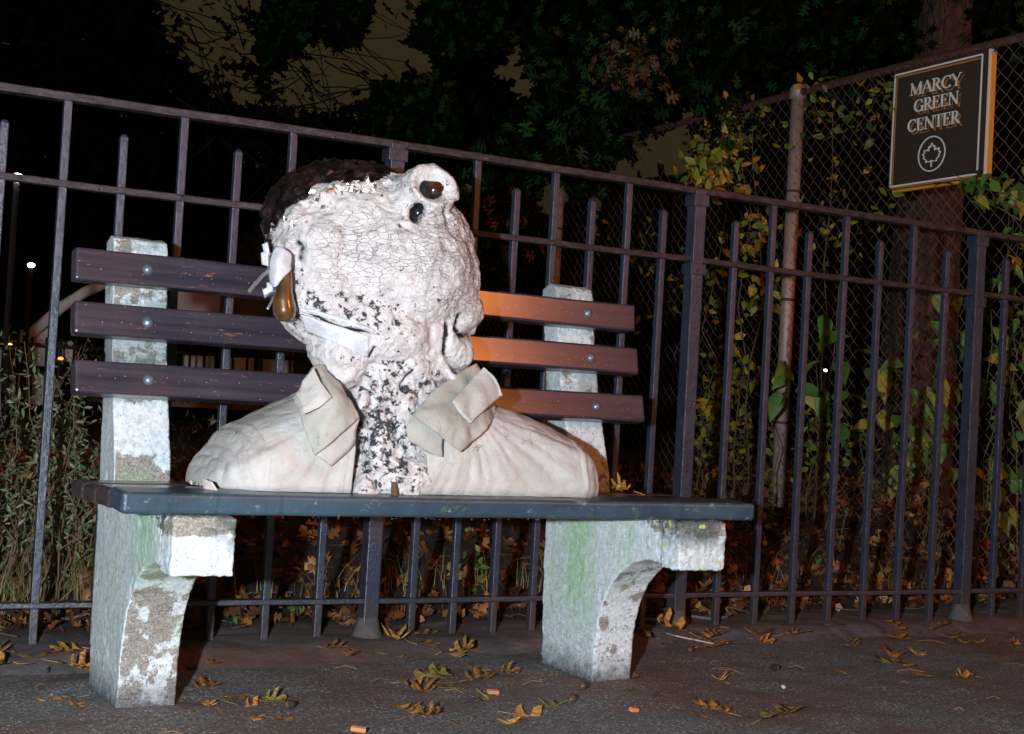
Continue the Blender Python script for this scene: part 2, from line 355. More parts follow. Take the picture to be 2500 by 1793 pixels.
for i in range(-16, 25):
    x, y = fpos(i)
    if i % 8 == 0:
        o = put(link('fence_post', PM, M_IRON), fence); o.location = (x+1.5-1.5, y, 0); bevel(o, .003)
        for zz in (ZT-.028, ZM-.028):
            fl = put(MB().box((-.0265, -.0235, zz-.016), (.0265, .0235, zz+.016)).obj('rail_bracket', M_IRON), fence); fl.location = (x, y, 0); bevel(fl, .002)
        m = MB().tube([(0, 0, -.02), (0, 0, .03), (0, 0, .05), (0, 0, .075)], [.046, .040, .031, .026], 12)
        fo = put(m.obj('post_foot', M_DUST, None, True), fence); fo.location = (x, y, 0)
    else:
        o = put(link('picket', PS if i % 2 else PT, M_IRON), fence); o.location = (x, y, random.uniform(-.004, .004) if i % 2 else 0)
        o.rotation_euler = (random.uniform(-.002, .002), random.uniform(-.003, .003), random.uniform(-.05, .05)); bevel(o, .0022)
# drops hanging under rails and bench boards
dm = MB()
def drop(x, y, z, r):
    n = 6; v = [(x, y, z+r)]; f = []
    for j, (rr, zz) in enumerate(((.7, .6), (1, -.2), (.6, -.9))):
        for k in range(n): v.append((x+r*rr*math.cos(k*math.pi/3), y+r*rr*math.sin(k*math.pi/3), z+r*zz))
    v.append((x, y, z-r*1.2))
    for k in range(n):
        f.append((0, 1+k, 1+(k+1) % n))
        for j in range(2): f.append((1+j*n+k, 1+(j+1)*n+k, 1+(j+1)*n+(k+1) % n, 1+j*n+(k+1) % n))
        f.append((1+2*n+k, 3*n+1, 1+2*n+(k+1) % n))
    dm.add(v, f)
for _ in range(150):
    i = random.uniform(-9, 18); x, y = fpos(i); zz = random.choice((ZT, ZT, ZM, ZM)); drop(x, y-.019+random.uniform(0, .004), zz-random.uniform(-.006, .011), random.uniform(.0010, .0022))
for _ in range(50): drop(random.uniform(.64, 2.0), 2.384, .401+random.uniform(-.001, .002), random.uniform(.0012, .0026))
for _ in range(60): drop(random.uniform(.64, 1.99), 2.865, random.choice((.829, .719, .603)), random.uniform(.001, .002))
o = dm.obj('water_drops', M_DROP, None, True); kind(o, 'stuff'); tag(o, 'tiny clear rain drops hanging from the fence rails and bench boards', 'water drops')
# ------------------------------------------------------------------ bust sculpture on the seat
ZSEAT = .4425
bust = thing('bust_sculpture', 'huge white plaster bust, head thrown back, open cream shirt, sitting on the bench', 'sculpture', (1.25, 2.60, ZSEAT))
a = NT('plaster'); chip = a.attr('chip'); dark = a.attr('dark')
c = a.ramp(a.noise(34, 6, .7), (.3, (.56, .52, .50)), (.6, (.82, .77, .75)))
wp = a.n('TexNoise'); wp.inputs['Scale'].default_value = 16; a.l(a.tc.outputs['Object'], wp.inputs['Vector']); wv_ = a.n('VectorMath'); wv_.operation = 'SCALE'; wv_.inputs['Scale'].default_value = .05; a.l(wp.outputs['Color'], wv_.inputs[0]); wa_ = a.n('VectorMath'); wa_.operation = 'ADD'; a.l(wv_.outputs[0], wa_.inputs[0]); a.l(a.vec((1, 1, 2.3)), wa_.inputs[1]); vq = a.n('TexVoronoi'); vq.feature = 'DISTANCE_TO_EDGE'; vq.inputs['Scale'].default_value = 46; a.l(wa_.outputs[0], vq.inputs['Vector']); cr = a.rampv(vq.outputs['Distance'], .05, .0); crm = a.math('MULTIPLY', cr, a.math('MULTIPLY', a.attr('crack'), a.rampv(a.noise(11, 3), .40, .56)))
c = a.mix(a.math('MULTIPLY', a.rampv(a.noise(21, 5, .75, dist=.6), .48, .62), a.math('ADD', a.math('MULTIPLY', a.attr('crack'), .55), .14)), c, (.40, .36, .38))
cn = a.noise(58, 6, .72, dist=.25); cm = a.rampv(a.math('SUBTRACT', a.math('ADD', cn, a.math('MULTIPLY', chip, .105)), .688), 0, .012)
c = a.mix(cm, c, a.ramp(a.noise(150, 3, .7), (.4, (.02, .028, .034)), (.75, (.11, .13, .15))))
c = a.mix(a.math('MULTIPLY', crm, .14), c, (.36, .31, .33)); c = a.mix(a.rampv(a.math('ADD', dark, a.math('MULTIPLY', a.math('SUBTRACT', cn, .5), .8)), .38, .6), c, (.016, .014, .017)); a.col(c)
a.rough(a.math('SUBTRACT', .62, a.math('MULTIPLY', cn, .25))).set(Specular_IOR_Level=.35)
a.bump(a.noise(85, 7, .75, dist=.4), .75, .006).bump(cm, .8, -.004).bump(crm, .9, .005).bump(a.noise(26, 4, .7, dist=1.2), .6, .012); M_PLAS = a.m

def blob(m, px, py, Y, rx, ry, rd, rot=0.0, sub=4):
    """ellipsoid centred where the ray through (px,py) meets depth Y; rx, ry in frame pixels, rd metres deep"""
    c = atY(px, py, Y); d = (c-CP)@Fv; s = d/FPX
    ca, sa = math.cos(rot), math.sin(rot); e1 = (Rv*ca-Uv*sa)*rx*s; e2 = (Rv*sa+Uv*ca)*ry*s; e3 = Fv*rd
    bm = bmesh.new(); bmesh.ops.create_icosphere(bm, subdivisions=sub, radius=1)
    v = [c+e1*p.co.x+e2*p.co.y+e3*p.co.z for p in bm.verts]; f = [tuple(q.index for q in g.verts) for g in bm.faces]; bm.free()
    m.add(v, f)
HB = MB()
for b in ((905, 655, 2.600, 255, 205, .170, .12), (850, 560, 2.615, 190, 130, .150, 0), (985, 560, 2.60, 180, 125, .150, .45), (1055, 690, 2.575, 118, 175, .120, -.05),
          (1040, 820, 2.57, 105, 110, .105, .1), (880, 790, 2.575, 190, 110, .135, .30), (800, 720, 2.59, 130, 130, .135, .2), (790, 612, 2.597, 128, 122, .135, .75), (770, 575, 2.60, 95, 60, .12, .8),
          (1030, 488, 2.500, 72, 80, .075, .1), (1056, 462, 2.488, 52, 50, .052, .3), (1000, 520, 2.51, 60, 55, .070, 0),
          (1090, 860, 2.545, 68, 60, .060, 0), (1140, 780, 2.56, 28, 46, .060, .15), (1120, 760, 2.56, 60, 60, .08, 0),
          (945, 890, 2.585, 150, 95, .115, .2), (838, 868, 2.575, 88, 66, .105, .45), (835, 905, 2.58, 70, 60, .10, .2), (955, 980, 2.585, 135, 110, .11, 0), (950, 1070, 2.58, 130, 120, .125, 0), (945, 1160, 2.57, 150, 90, .150, 0),
          (905, 1195, 2.555, 55, 75, .150, 0), (1000, 1190, 2.555, 60, 80, .150, 0), (930, 1080, 2.50, 50, 90, .06, 0), (985, 1010, 2.50, 40, 70, .05, .2), (1015, 900, 2.50, 38, 42, .05, 0)):
    blob(HB, *b)
# drips and folds of plaster on chin and throat
for k in range(46):
    x = random.uniform(870, 1110); y = random.uniform(830, 1150)
    if y > 980: x = random.uniform(880, 1010)
    blob(HB, x, y, 2.505+random.uniform(-.012, .012) - (.02 if y > 1080 else 0), random.uniform(9, 22), random.uniform(12, 40), .028, random.uniform(-.5, .5), 2)
hm = remesh(mesh('t', HB.v, HB.f), .0032, 7)
n = len(hm.vertices); co = np.empty(n*3, np.float32); no = np.empty(n*3, np.float32)
hm.vertices.foreach_get('co', co); hm.vertices.foreach_get('normal', no); co = co.reshape(-1, 3).astype(float); no = no.reshape(-1, 3).astype(float)
zc = co[:, 2] < ZSEAT+.0005; co[zc, 2] = ZSEAT+.0005
px, py = toPx(co); front = (no@Fv) < .15
def segd(x, y, pts):
    best = np.full(x.shape, 1e9)
    for (x0, y0), (x1, y1) in zip(pts[:-1], pts[1:]):
        t = np.clip(((x-x0)*(x1-x0)+(y-y0)*(y1-y0))/((x1-x0)**2+(y1-y0)**2), 0, 1); best = np.minimum(best, np.hypot(x-x0-t*(x1-x0), y-y0-t*(y1-y0)))
    return best
def g(x, y, cx, cy, rx, ry): return np.exp(-((x-cx)/rx)**2-((y-cy)/ry)**2)
dd = np.zeros(n); dark = np.zeros(n); chip = np.zeros(n); crack = np.zeros(n)  # dark paints shade into hole, socket and grooves, and colours black chips
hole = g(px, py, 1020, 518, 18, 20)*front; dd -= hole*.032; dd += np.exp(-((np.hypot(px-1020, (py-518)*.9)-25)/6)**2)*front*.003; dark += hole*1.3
ang = .6; ex = (px-1056)*math.cos(ang)+(py-456)*math.sin(ang); ey = -(px-1056)*math.sin(ang)+(py-456)*math.cos(ang)
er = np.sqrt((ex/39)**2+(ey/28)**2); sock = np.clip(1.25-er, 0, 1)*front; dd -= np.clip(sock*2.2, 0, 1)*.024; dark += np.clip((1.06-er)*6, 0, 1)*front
lid = np.exp(-((er-1.35)/.22)**2)*front; dd += lid*.007*(1+.6*(ey < 0))
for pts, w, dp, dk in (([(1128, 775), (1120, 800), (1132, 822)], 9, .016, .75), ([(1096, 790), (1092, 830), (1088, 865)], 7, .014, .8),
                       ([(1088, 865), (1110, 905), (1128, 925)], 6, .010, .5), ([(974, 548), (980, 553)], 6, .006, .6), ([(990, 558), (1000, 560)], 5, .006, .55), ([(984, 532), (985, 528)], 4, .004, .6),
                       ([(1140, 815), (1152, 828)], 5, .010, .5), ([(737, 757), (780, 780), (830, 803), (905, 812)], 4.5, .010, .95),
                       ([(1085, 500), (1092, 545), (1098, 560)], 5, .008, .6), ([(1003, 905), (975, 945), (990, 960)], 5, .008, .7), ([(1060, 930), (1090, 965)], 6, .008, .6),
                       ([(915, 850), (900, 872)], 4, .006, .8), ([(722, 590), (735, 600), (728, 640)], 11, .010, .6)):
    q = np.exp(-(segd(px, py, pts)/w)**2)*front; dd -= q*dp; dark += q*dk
# ridge that borders the hair
rd = np.exp(-(segd(px, py, [(690, 548), (735, 500), (805, 472), (880, 452), (950, 445)])/7)**2)*front; dd += rd*.006
chip += g(px, py, 830, 752, 190, 48)+.35*g(px, py, 930, 800, 70, 40)+.75*g(px, py, 735, 720, 40, 70)+1.5*g(px, py, 930, 1080, 120, 170)+.6*g(px, py, 985, 940, 90, 60)+.6*g(px, py, 760, 850, 60, 50)+.5*g(px, py, 1000, 500, 60, 60)+.35
chip *= 1.0; crack += g(px, py, 950, 600, 190, 85)+.8*g(px, py, 1110, 640, 60, 150)+.04
vx = mn
for i in range(n):
    p = Vector(co[i]); k = crack[i]
    f_ = fbm(p, 13, 3)*.0050+fbm(p, 45, 4)*.0034-abs(mn.noise(Vector((p.x*34+p.z*10, p.y*34, p.z*60))))*.0028
    cell = mn.voronoi((Vector((p.x, p.y, p.z*2.3))+mn.noise_vector(Vector((p.x, p.y, p.z))*14)*.028)*40)[0]; e = cell[1]-cell[0]
    f_ += (max(0.0, .16-e)/.16)*.0014*min(1, k)
    f_ += -abs(mn.noise(Vector((p.x*16, p.y*16, p.z*34))))*.004*min(1, k)
    if chip[i] > .9: f_ += fbm(p, 95, 2)*.0022
    dd[i] += f_
co += no*dd[:, None]; co[:, 2] = np.maximum(co[:, 2], ZSEAT+.0004)
hm.vertices.foreach_set('co', co.astype(np.float32).ravel()); hm.update()
for nm, ar in (('dark', dark), ('chip', chip), ('crack', np.minimum(crack, 1))):
    at_ = hm.attributes.new(nm, 'FLOAT', 'POINT'); at_.data.foreach_set('value', ar.astype(np.float32))
head = put(link('plaster_head', hm, M_PLAS, None, True), bust)
from mathutils.bvhtree import BVHTree
BV = BVHTree.FromPolygons([tuple(p) for p in co], [tuple(p.vertices) for p in hm.polygons])
def hit(x, y, off=0.0, default=2.5):
    d = Vector(ray(x, y)).normalized(); r = BV.ray_cast(Vector(CP), d)
    p = Vector(atY(x, y, default)) if r[0] is None else r[0]
    return p-d*off
# hair: faceted dark foil
a = NT('dark_foil'); vc = a.vor(46, out='Color'); c = a.ramp(vc, (.2, (.020, .012, .014)), (.75, (.085, .050, .052)), (.93, (.16, .10, .10)), (.955, (.8, .72, .68)))
a.col(c).rough(.28).set(Metallic=.75); M_FOIL = a.m
HR = MB()
for b in ((838, 545, 2.640, 196, 150, .135, .10), (765, 560, 2.645, 106, 140, .12, .25), (900, 480, 2.640, 110, 78, .09, .1)): blob(HR, *b)
fm = remesh(mesh('t', HR.v, HR.f), .0085, 3)
rr = random.Random(3)
def fo(p): cc = mn.voronoi(Vector(p)*36)[0]; return (cc[1]-cc[0])*.012+rr.uniform(-.0016, .0020)
hair = put(link('hair', displace(fm, fo), M_FOIL), bust)
# loose bright foil flakes on the hairline
fl = MB()
HBV = BVHTree.FromPolygons([tuple(v.co) for v in fm.vertices], [tuple(p.vertices) for p in fm.polygons])
for _ in range(95):
    t = random.random(); x = 655+t*290+random.gauss(0, 7); y = 545-150*math.sin(min(1, t*1.15)*1.45)*.62+random.gauss(0, 12) + (30*(t < .3))
    d = Vector(ray(x, y)).normalized(); r1 = HBV.ray_cast(Vector(CP), d); r2 = BV.ray_cast(Vector(CP), d)
    if r1[0] is None: continue
    p = r1[0] if r2[0] is None or (r1[0]-Vector(CP)).length < (r2[0]-Vector(CP)).length else r2[0]
    p = p-d*.003; s = random.uniform(.003, .008); q = Vector((random.gauss(0, 1), random.gauss(0, 1), random.gauss(0, 1))).normalized(); w = q.cross(d).normalized()
    fl.add([p-q*s, p+w*s*.8, p+q*s*.9, p-w*s*.7+d*.003], [(0, 1, 2), (0, 2, 3)])
M_FLAKE = plain('bright_foil', (.78, .70, .66), .22, Metallic=.9)
kind(put(fl.obj('foil_flakes', M_FLAKE), bust), 'stuff')
# eye
EB = MB(); ep = hit(1056, 458); blob(EB, 1060, 463, ep.y+.004, 31, 20, .013, -.6)
a = NT('amber_eye'); c = a.ramp(a.noise(30, 3), (.3, (.016, .005, .004)), (.7, (.085, .026, .014))); a.col(c).rough(.12); a.b.inputs['Coat Weight'].default_value = 1; M_EYE = a.m
put(EB.obj('eye', M_EYE, None, True), bust)
NB = MB(); npnt = hit(1020, 518); blob(NB, 1020, 519, npnt.y+.003, 14, 15, .008)
put(NB.obj('hole_shade_ball', plain('hole_black', (.012, .012, .018), .18), None, True), bust)  # black ball added to stand for the shade inside the hole
# patch helpers: polygons laid on the head, or free cloth panels, all with thickness
def laid(name, poly, off, mat, thick=.002, nx=26, ny=16, wr_=.0, parent=bust):
    """poly: 4 corners (TL,TR,BR,BL) in frame pixels, laid on the surface"""
    v = []; f = []
    for j in range(ny+1):
        for i in range(nx+1):
            u, w = i/nx, j/ny
            x = (poly[0][0]*(1-u)+poly[1][0]*u)*(1-w)+(poly[3][0]*(1-u)+poly[2][0]*u)*w
            y = (poly[0][1]*(1-u)+poly[1][1]*u)*(1-w)+(poly[3][1]*(1-u)+poly[2][1]*u)*w
            y += (math.sin(u*math.pi)*poly[4] if len(poly) > 4 else 0)
            p = hit(x, y, off); v.append(p)
    # smooth so that the panel spans dents instead of following them
    A = np.array([tuple(p) for p in v]).reshape(ny+1, nx+1, 3)
    for _ in range(14): A[1:-1, 1:-1] = (A[1:-1, 1:-1]+A[:-2, 1:-1]+A[2:, 1:-1]+A[1:-1, :-2]+A[1:-1, 2:])/5
    for i in range(nx): 
        for j in range(ny): f.append((j*(nx+1)+i, (j+1)*(nx+1)+i, (j+1)*(nx+1)+i+1, j*(nx+1)+i+1))
    o = link(name, mesh(name, A.reshape(-1, 3), f), mat, None, True)
    if wr_: displace(o.data, lambda p: fbm(p, 60, 3)*wr_)
    m = o.modifiers.new('t', 'SOLIDIFY'); m.thickness = thick; m.offset = 0
    return put(o, parent) if parent else o
M_PANEL = plain('smooth_white_card', (.66, .65, .68), .55, 40, .4)
laid('mouth_panel', [(734, 768), (902, 822), (898, 872), (745, 806)], .004, M_PANEL, .004)
laid('upper_lip', [(734, 752), (915, 806), (912, 815), (732, 760), -5], .005, M_PANEL, .004, 26, 4)
# ear group on the left of the head
def curved(name, rows, mat, thick=.003, wr_=.0, sub=1, parent=bust, res=4, wsc=60):
    """rows of (px,py,Y) control points; bilinear refined surface"""
    Rr, Cc = len(rows), len(rows[0]); P = np.array([[atY(*q) for q in r] for r in rows])
    def cr(P, ax, k):
        P = np.moveaxis(P, ax, 0); n_ = P.shape[0]; out = []
        for i in range(n_-1):
            p0, p1, p2, p3 = P[max(i-1, 0)], P[i], P[i+1], P[min(i+2, n_-1)]
            for t in np.arange(k)/k:
                out.append(.5*((2*p1)+(-p0+p2)*t+(2*p0-5*p1+4*p2-p3)*t*t+(-p0+3*p1-3*p2+p3)*t**3))
        out.append(P[-1]); return np.moveaxis(np.array(out), 0, ax)
    P = cr(cr(P, 0, res), 1, res); r_, c_ = P.shape[:2]
    f = [(j*c_+i, (j+1)*c_+i, (j+1)*c_+i+1, j*c_+i+1) for j in range(r_-1) for i in range(c_-1)]
    o = link(name, mesh(name, P.reshape(-1, 3), f), mat, None, True)
    if wr_: displace(o.data, lambda p: fbm(p, wsc*.3, 3)*wr_*1.6+fbm(p, wsc, 3)*wr_)
    m = o.modifiers.new('t', 'SOLIDIFY'); m.thickness = thick; m.offset = 0
    return put(o, parent) if parent else o
E_ = 2.475
curved('ear_fold', [[(672, 600, E_+.02), (692, 606, E_), (712, 622, E_)], [(658, 645, E_+.02), (683, 645, E_-.015), (710, 648, E_-.005)],
                    [(657, 680, E_+.02), (678, 680, E_-.018), (709, 660, E_-.01)], [(662, 700, E_+.02), (674, 700, E_-.01), (688, 678, E_-.01)]], plain('ear_paper', (.72, .70, .74), .45, 40, .3), .0025, .0008)
# teardrop pendant
pd = MB(); ax = [(706, 664), (700, 684), (694, 708), (692, 732), (694, 756), (697, 774), (698, 786)]; rads = [6, 14, 20, 25.5, 28.5, 23, 4]
pts = [atY(x, y, E_-.006) for x, y in ax]
fine_p = []; fine_r = []
for i in range(len(pts)-1):
    for t in np.arange(5)/5:
        tt = t*t*(3-2*t) if i in (0,) else t
        fine_p.append(pts[i]*(1-t)+pts[i+1]*t)
        r0, r1 = rads[i], rads[i+1]; rv = r0+(r1-r0)*t
        if i == len(pts)-2: rv = math.sqrt(max(0, 1-t*t*.98))*r0
        if i == len(pts)-3: rv = r0+(r1-r0)*t*t
        fine_r.append(rv*2.62/FPX)
fine_p.append(pts[-1]); fine_r.append(.001)
pd.tube(fine_p, fine_r, 24)
a = NT('brown_glaze'); c = a.ramp(a.noise(28, 4, .7, sc=(1, 1, .4)), (.3, (.030, .014, .008)), (.55, (.15, .070, .022)), (.8, (.26, .15, .06))); a.col(c).rough(.33).set(Metallic=.25); a.b.inputs['Coat Weight'].default_value = .6; M_GLZ = a.m
put(pd.obj('earring', M_GLZ, None, True), bust)
for quad in ([(641, 597), (653, 592), (657, 622), (648, 622)], [(638, 618), (655, 612), (655, 650), (641, 646)], [(641, 708), (664, 695), (668, 718), (647, 727)], [(652, 690), (668, 692), (664, 706), (654, 708)]):
    curved('ear_tab', [[(quad[0][0], quad[0][1], 2.50), (quad[1][0], quad[1][1], 2.49)], [(quad[3][0], quad[3][1], 2.50), (quad[2][0], quad[2][1], 2.488)]], M_PANEL, .005, .0004, res=3)
M_STEEL = plain('dull_steel_strip', (.42, .42, .45), .38, 80, .3, Metallic=.7)
for pts_, r_ in (([(608, 713, 2.455), (622, 695, 2.46), (640, 674, 2.475), (658, 660, 2.49)], .0042), ([(646, 726, 2.47), (658, 718, 2.48), (672, 712, 2.49)], .003), ([(653, 755, 2.47), (662, 738, 2.48), (672, 720, 2.49)], .0034)):
    bevel(put(MB().tube([atY(*p) for p in pts_], r_, 4).obj('metal_strip', M_STEEL), bust), .0006, 1)

# shirt
a = NT('cream_shirt'); g1 = a.noise(9, 5, .65); c = a.ramp(g1, (.3, (.43, .40, .35)), (.5, (.55, .52, .48)), (.75, (.63, .61, .61)))
c = a.mix(a.rampv(a.noise(6, 4, .7), .60, .78), c, (.58, .45, .42)); c = a.mix(a.rampv(a.noise(30, 6, .8), .64, .74), c, (.50, .46, .36))
a.col(c).rough(.72).bump(a.noise(16, 6, .72, sc=(1, 1, 2.4), dist=1.4), .38, .010).bump(a.noise(110, 5, .7), .35, .003); M_SHIRT = a.m
a = NT('khaki_collar'); c = a.ramp(a.noise(8, 4, .6), (.3, (.36, .34, .285)), (.7, (.50, .475, .42))); c = a.mix(a.rampv(a.noise(20, 4, .7), .68, .74), c, (.62, .58, .30))
a.col(c).rough(.8).bump(a.noise(260, 3, .6), .3, .002).bump(a.noise(18, 4, .7, dist=1.0), .5, .008); M_COLL = a.m
top_px = [(449, 1203), (451, 1170), (459, 1141), (478, 1112), (505, 1090), (540, 1062), (571, 1042), (643, 1008), (700, 982), (760, 955), (800, 940), (850, 930)]
top_pxr = [(1443, 1225), (1452, 1190), (1450, 1160), (1444, 1138), (1423, 1110), (1386, 1074), (1334, 1046), (1279, 1021), (1225, 1002), (1170, 985), (1130, 968), (1080, 950)]
YC = 2.60
def prof_of(lst):
    P = [atY(x, y, YC) for x, y in lst]; xs = np.array([p[0] for p in P]); zs = np.array([p[2] for p in P]); o_ = np.argsort(xs); return xs[o_], zs[o_]
lx, lz = prof_of(top_px); rx_, rz_ = prof_of(top_pxr)
def topz(x): return float(np.interp(x, lx, lz)) if x < 1.2 else float(np.interp(x, rx_, rz_))
lx = 1.10-(1.10-lx)*.935; rx_ = 1.30+(rx_-1.30)*.902
XL, XR = lx[0], rx_.max()
neckL = [(853, 1216), (858, 1150), (866, 1100), (868, 1050), (862, 1010), (835, 960), (800, 930)]
neckR = [(1012, 1216), (1030, 1190), (1046, 1165), (1041, 1114), (1020, 1093), (1000, 1070), (996, 1035), (1020, 990), (1080, 940)]
def necks(lst, z):
    P = [atY(x, y, 2.44) for x, y in lst]; zs = np.array([p[2] for p in P]); o_ = np.argsort(zs); return float(np.interp(z, zs[o_], np.array([p[0] for p in P])[o_]))
def shirt(side):
    NU, NV = 150, 110; v = []
    for j in range(NV+1):
        th = math.pi*j/NV                                    # 0 front hem .. pi back hem
        for i in range(NU+1):
            u = i/NU
            # two passes to find the neckline x at this height
            x1 = 1.10 if side < 0 else 1.30
            for _ in range(4):
                hz = ZSEAT+(topz(x1)-ZSEAT)*math.sin(th)**.62
                x1 = (necks(neckL, hz) if side < 0 else necks(neckR, hz)) if th < math.pi/2 else (1.13 if side < 0 else 1.29)
            if th > math.pi*.42 and th < math.pi/2:
                t = (th-math.pi*.42)/(math.pi*.08); x1 = x1*(1-t)+(1.13 if side < 0 else 1.29)*t
            x0 = XL if side < 0 else XR
            w = (1-(1-u)**1.7) if False else u**1.35
            x = x0+(x1-x0)*w
            hgt = max(.0, topz(x)-ZSEAT); e = abs(x-x0)
            cap = math.sqrt(max(0, 1-(1-min(1, e/.11))**2))    # rounded end
            hd = (.150*cap+.012)
            z = ZSEAT+.0015+hgt*math.sin(th)**.62*(1 if cap > .99 else (.0+1.0*min(1, .15+cap)))
            fr_ = math.copysign(abs(math.cos(th))**.8, math.cos(th))
            y = YC-fr_*hd-(.018*math.sin(th)*(th < math.pi/2)*0)
            v.append((x, y, z))
    idx = np.arange((NV+1)*(NU+1)).reshape(NV+1, NU+1); q = np.stack([idx[:-1, :-1], idx[1:, :-1], idx[1:, 1:], idx[:-1, 1:]], -1).reshape(-1, 4)
    if side > 0: q = q[:, ::-1]
    me = npmesh('shirt', np.array(v), q)
    sx = XL if side < 0 else XR; cx = 1.08 if side < 0 else 1.33
    def fn(p):
        x, y, z = map(float, p); e = abs(x-sx); t = min(1, max(0, (z-ZSEAT)/.03))
        # pleats fan out from the collar over the shoulder
        r = math.hypot(x-cx, (z-.62)*1.0); an = math.atan2(z-.62, (x-cx)*side*1.0)
        pl = mn.noise(Vector((an*9, r*2.2, 3+side)))*.0065*min(1, r*5)
        pl += -abs(mn.noise(Vector((an*17, r*1.4, 9+side))))*.0045*min(1, r*4)
        if side > 0 and e < .11: pl += -max(0, .5-abs(((x+.03*z)*22) % 1-.5)*2.6)*.010*min(1, (.62-z)*9)
        if side < 0 and e < .09: pl += -abs(mn.noise(Vector((e*70, z*12, 2))))*.008
        pl += fbm((x, y, z), 11, 3)*.0050+fbm((x, y, z), 36, 3)*.0020
        return pl*(.22+.55*t)
    displace(me, fn); o = link('shirt_side', me, M_SHIRT, None, True)
    m = o.modifiers.new('t', 'SOLIDIFY'); m.thickness = .0035; m.offset = -1
    return put(o, bust)
sh = [shirt(-1), shirt(1)]
sh[0]['label'] = 'left half of the cream shirt'; sh[1]['label'] = 'right half of the cream shirt'
def seam(o, pts_, r=.0012):
    B = BVHTree.FromPolygons([tuple(v.co) for v in o.data.vertices], [tuple(p.vertices) for p in o.data.polygons]); L = []
    for (x0, y0), (x1, y1) in zip(pts_[:-1], pts_[1:]):
        for t in np.linspace(0, 1, 9)[:-1]:
            x, y = x0+(x1-x0)*t+random.gauss(0, .8), y0+(y1-y0)*t+random.gauss(0, .8); d = Vector(ray(x, y)).normalized(); h = B.ray_cast(Vector(CP), d)
            if h[0] is not None: L.append(h[0]-d*.0006)
    if len(L) > 2: s_ = MB().tube(L, r, 5).obj('seam', M_SHIRT, None, True); s_.parent = o
for q in ([(672, 1152), (706, 1131), (761, 1107)], [(622, 1142), (622, 1184), (612, 1198)], [(480, 1120), (520, 1088), (562, 1072), (572, 1050)], [(540, 1201), (620, 1196), (706, 1188), (740, 1186)], [(505, 1150), (560, 1150), (622, 1142), (690, 1136)], [(800, 1140), (812, 1180), (808, 1212)], [(845, 1090), (848, 1150), (842, 1212)]): seam(sh[0], q)
for q in ([(1162, 1101), (1162, 1215)], [(1330, 1110), (1338, 1160), (1342, 1216)], [(1170, 1040), (1260, 1050), (1350, 1085), (1420, 1150)], [(1380, 1090), (1400, 1150), (1398, 1222)], [(1190, 1110), (1250, 1130), (1320, 1125)]): seam(sh[1], q)
YF = 2.428
# collars (stand under-layer, flap, sewn patch)
curved('collar_underlayer', [[(870, 1012, 2.440), (878, 1022, 2.428)], [(830, 1035, YF-.012), (868, 1052, YF-.004)], [(790, 1080, YF-.010), (862, 1088, YF-.004)], [(772, 1112, YF-.008), (808, 1138, YF-.008)]], M_SHIRT, .004, .0014)
curved('collar_flap', [[(716, 972, 2.488), (748, 925, 2.492), (768, 893, 2.495), (792, 893, 2.495)],
                       [(733, 1005, 2.455), (772, 962, 2.440), (805, 935, 2.440), (826, 930, 2.462)],
                       [(743, 1052, 2.430), (785, 1020, 2.404), (825, 985, 2.405), (852, 975, 2.432)],
                       [(768, 1112, 2.412), (800, 1088, 2.396), (842, 1052, 2.398), (878, 1018, 2.418)]], M_COLL, .0032, .0034, res=8, wsc=40)['label'] = 'left khaki collar flap'
laid_p = curved('collar_patch', [[(765, 898, 2.440), (784, 935, 2.418), (809, 972, 2.404)], [(742, 930, 2.444), (765, 965, 2.412), (782, 992, 2.398)], [(725, 962, 2.452), (735, 990, 2.424), (741, 1012, 2.410)]], M_SHIRT, .004, .0030, res=6, wsc=70)
curved('collar_underlayer', [[(1012, 1018, 2.432), (1060, 1010, 2.424), (1100, 1020, 2.42)], [(994, 1038, 2.426), (1040, 1050, 2.412), (1085, 1062, 2.412)],
                             [(999, 1076, 2.424), (1040, 1082, 2.412), (1080, 1085, 2.412)], [(1040, 1104, 2.424), (1060, 1112, 2.414), (1080, 1116, 2.414)]], M_COLL, .004, .0024, res=6, wsc=40)
curved('collar_flap', [[(1160, 888, 2.502), (1186, 925, 2.512), (1205, 965, 2.505), (1213, 1006, 2.488)],
                       [(1085, 935, 2.470), (1130, 968, 2.446), (1165, 1005, 2.440), (1190, 1040, 2.440)],
                       [(1030, 985, 2.436), (1075, 1012, 2.404), (1118, 1042, 2.400), (1158, 1075, 2.412)],
                       [(1010, 1018, 2.422), (1045, 1042, 2.396), (1085, 1072, 2.392), (1124, 1104, 2.404)]], M_COLL, .0032, .0050, res=8, wsc=34)['label'] = 'right khaki collar flap'
curved('collar_patch', [[(1178, 900, 2.468), (1196, 925, 2.462), (1221, 968, 2.452)], [(1142, 938, 2.438), (1165, 968, 2.424), (1186, 998, 2.420)], [(1105, 980, 2.406), (1124, 1010, 2.398), (1150, 1034, 2.398)]], M_SHIRT, .004, .0034, res=6, wsc=70)
curved('collar_patch', [[(1176, 903, 2.462), (1180, 898, 2.452)], [(1201, 930, 2.462), (1209, 926, 2.448)], [(1218, 969, 2.452), (1227, 966, 2.44)]], M_SHIRT, .003, .001, res=5)
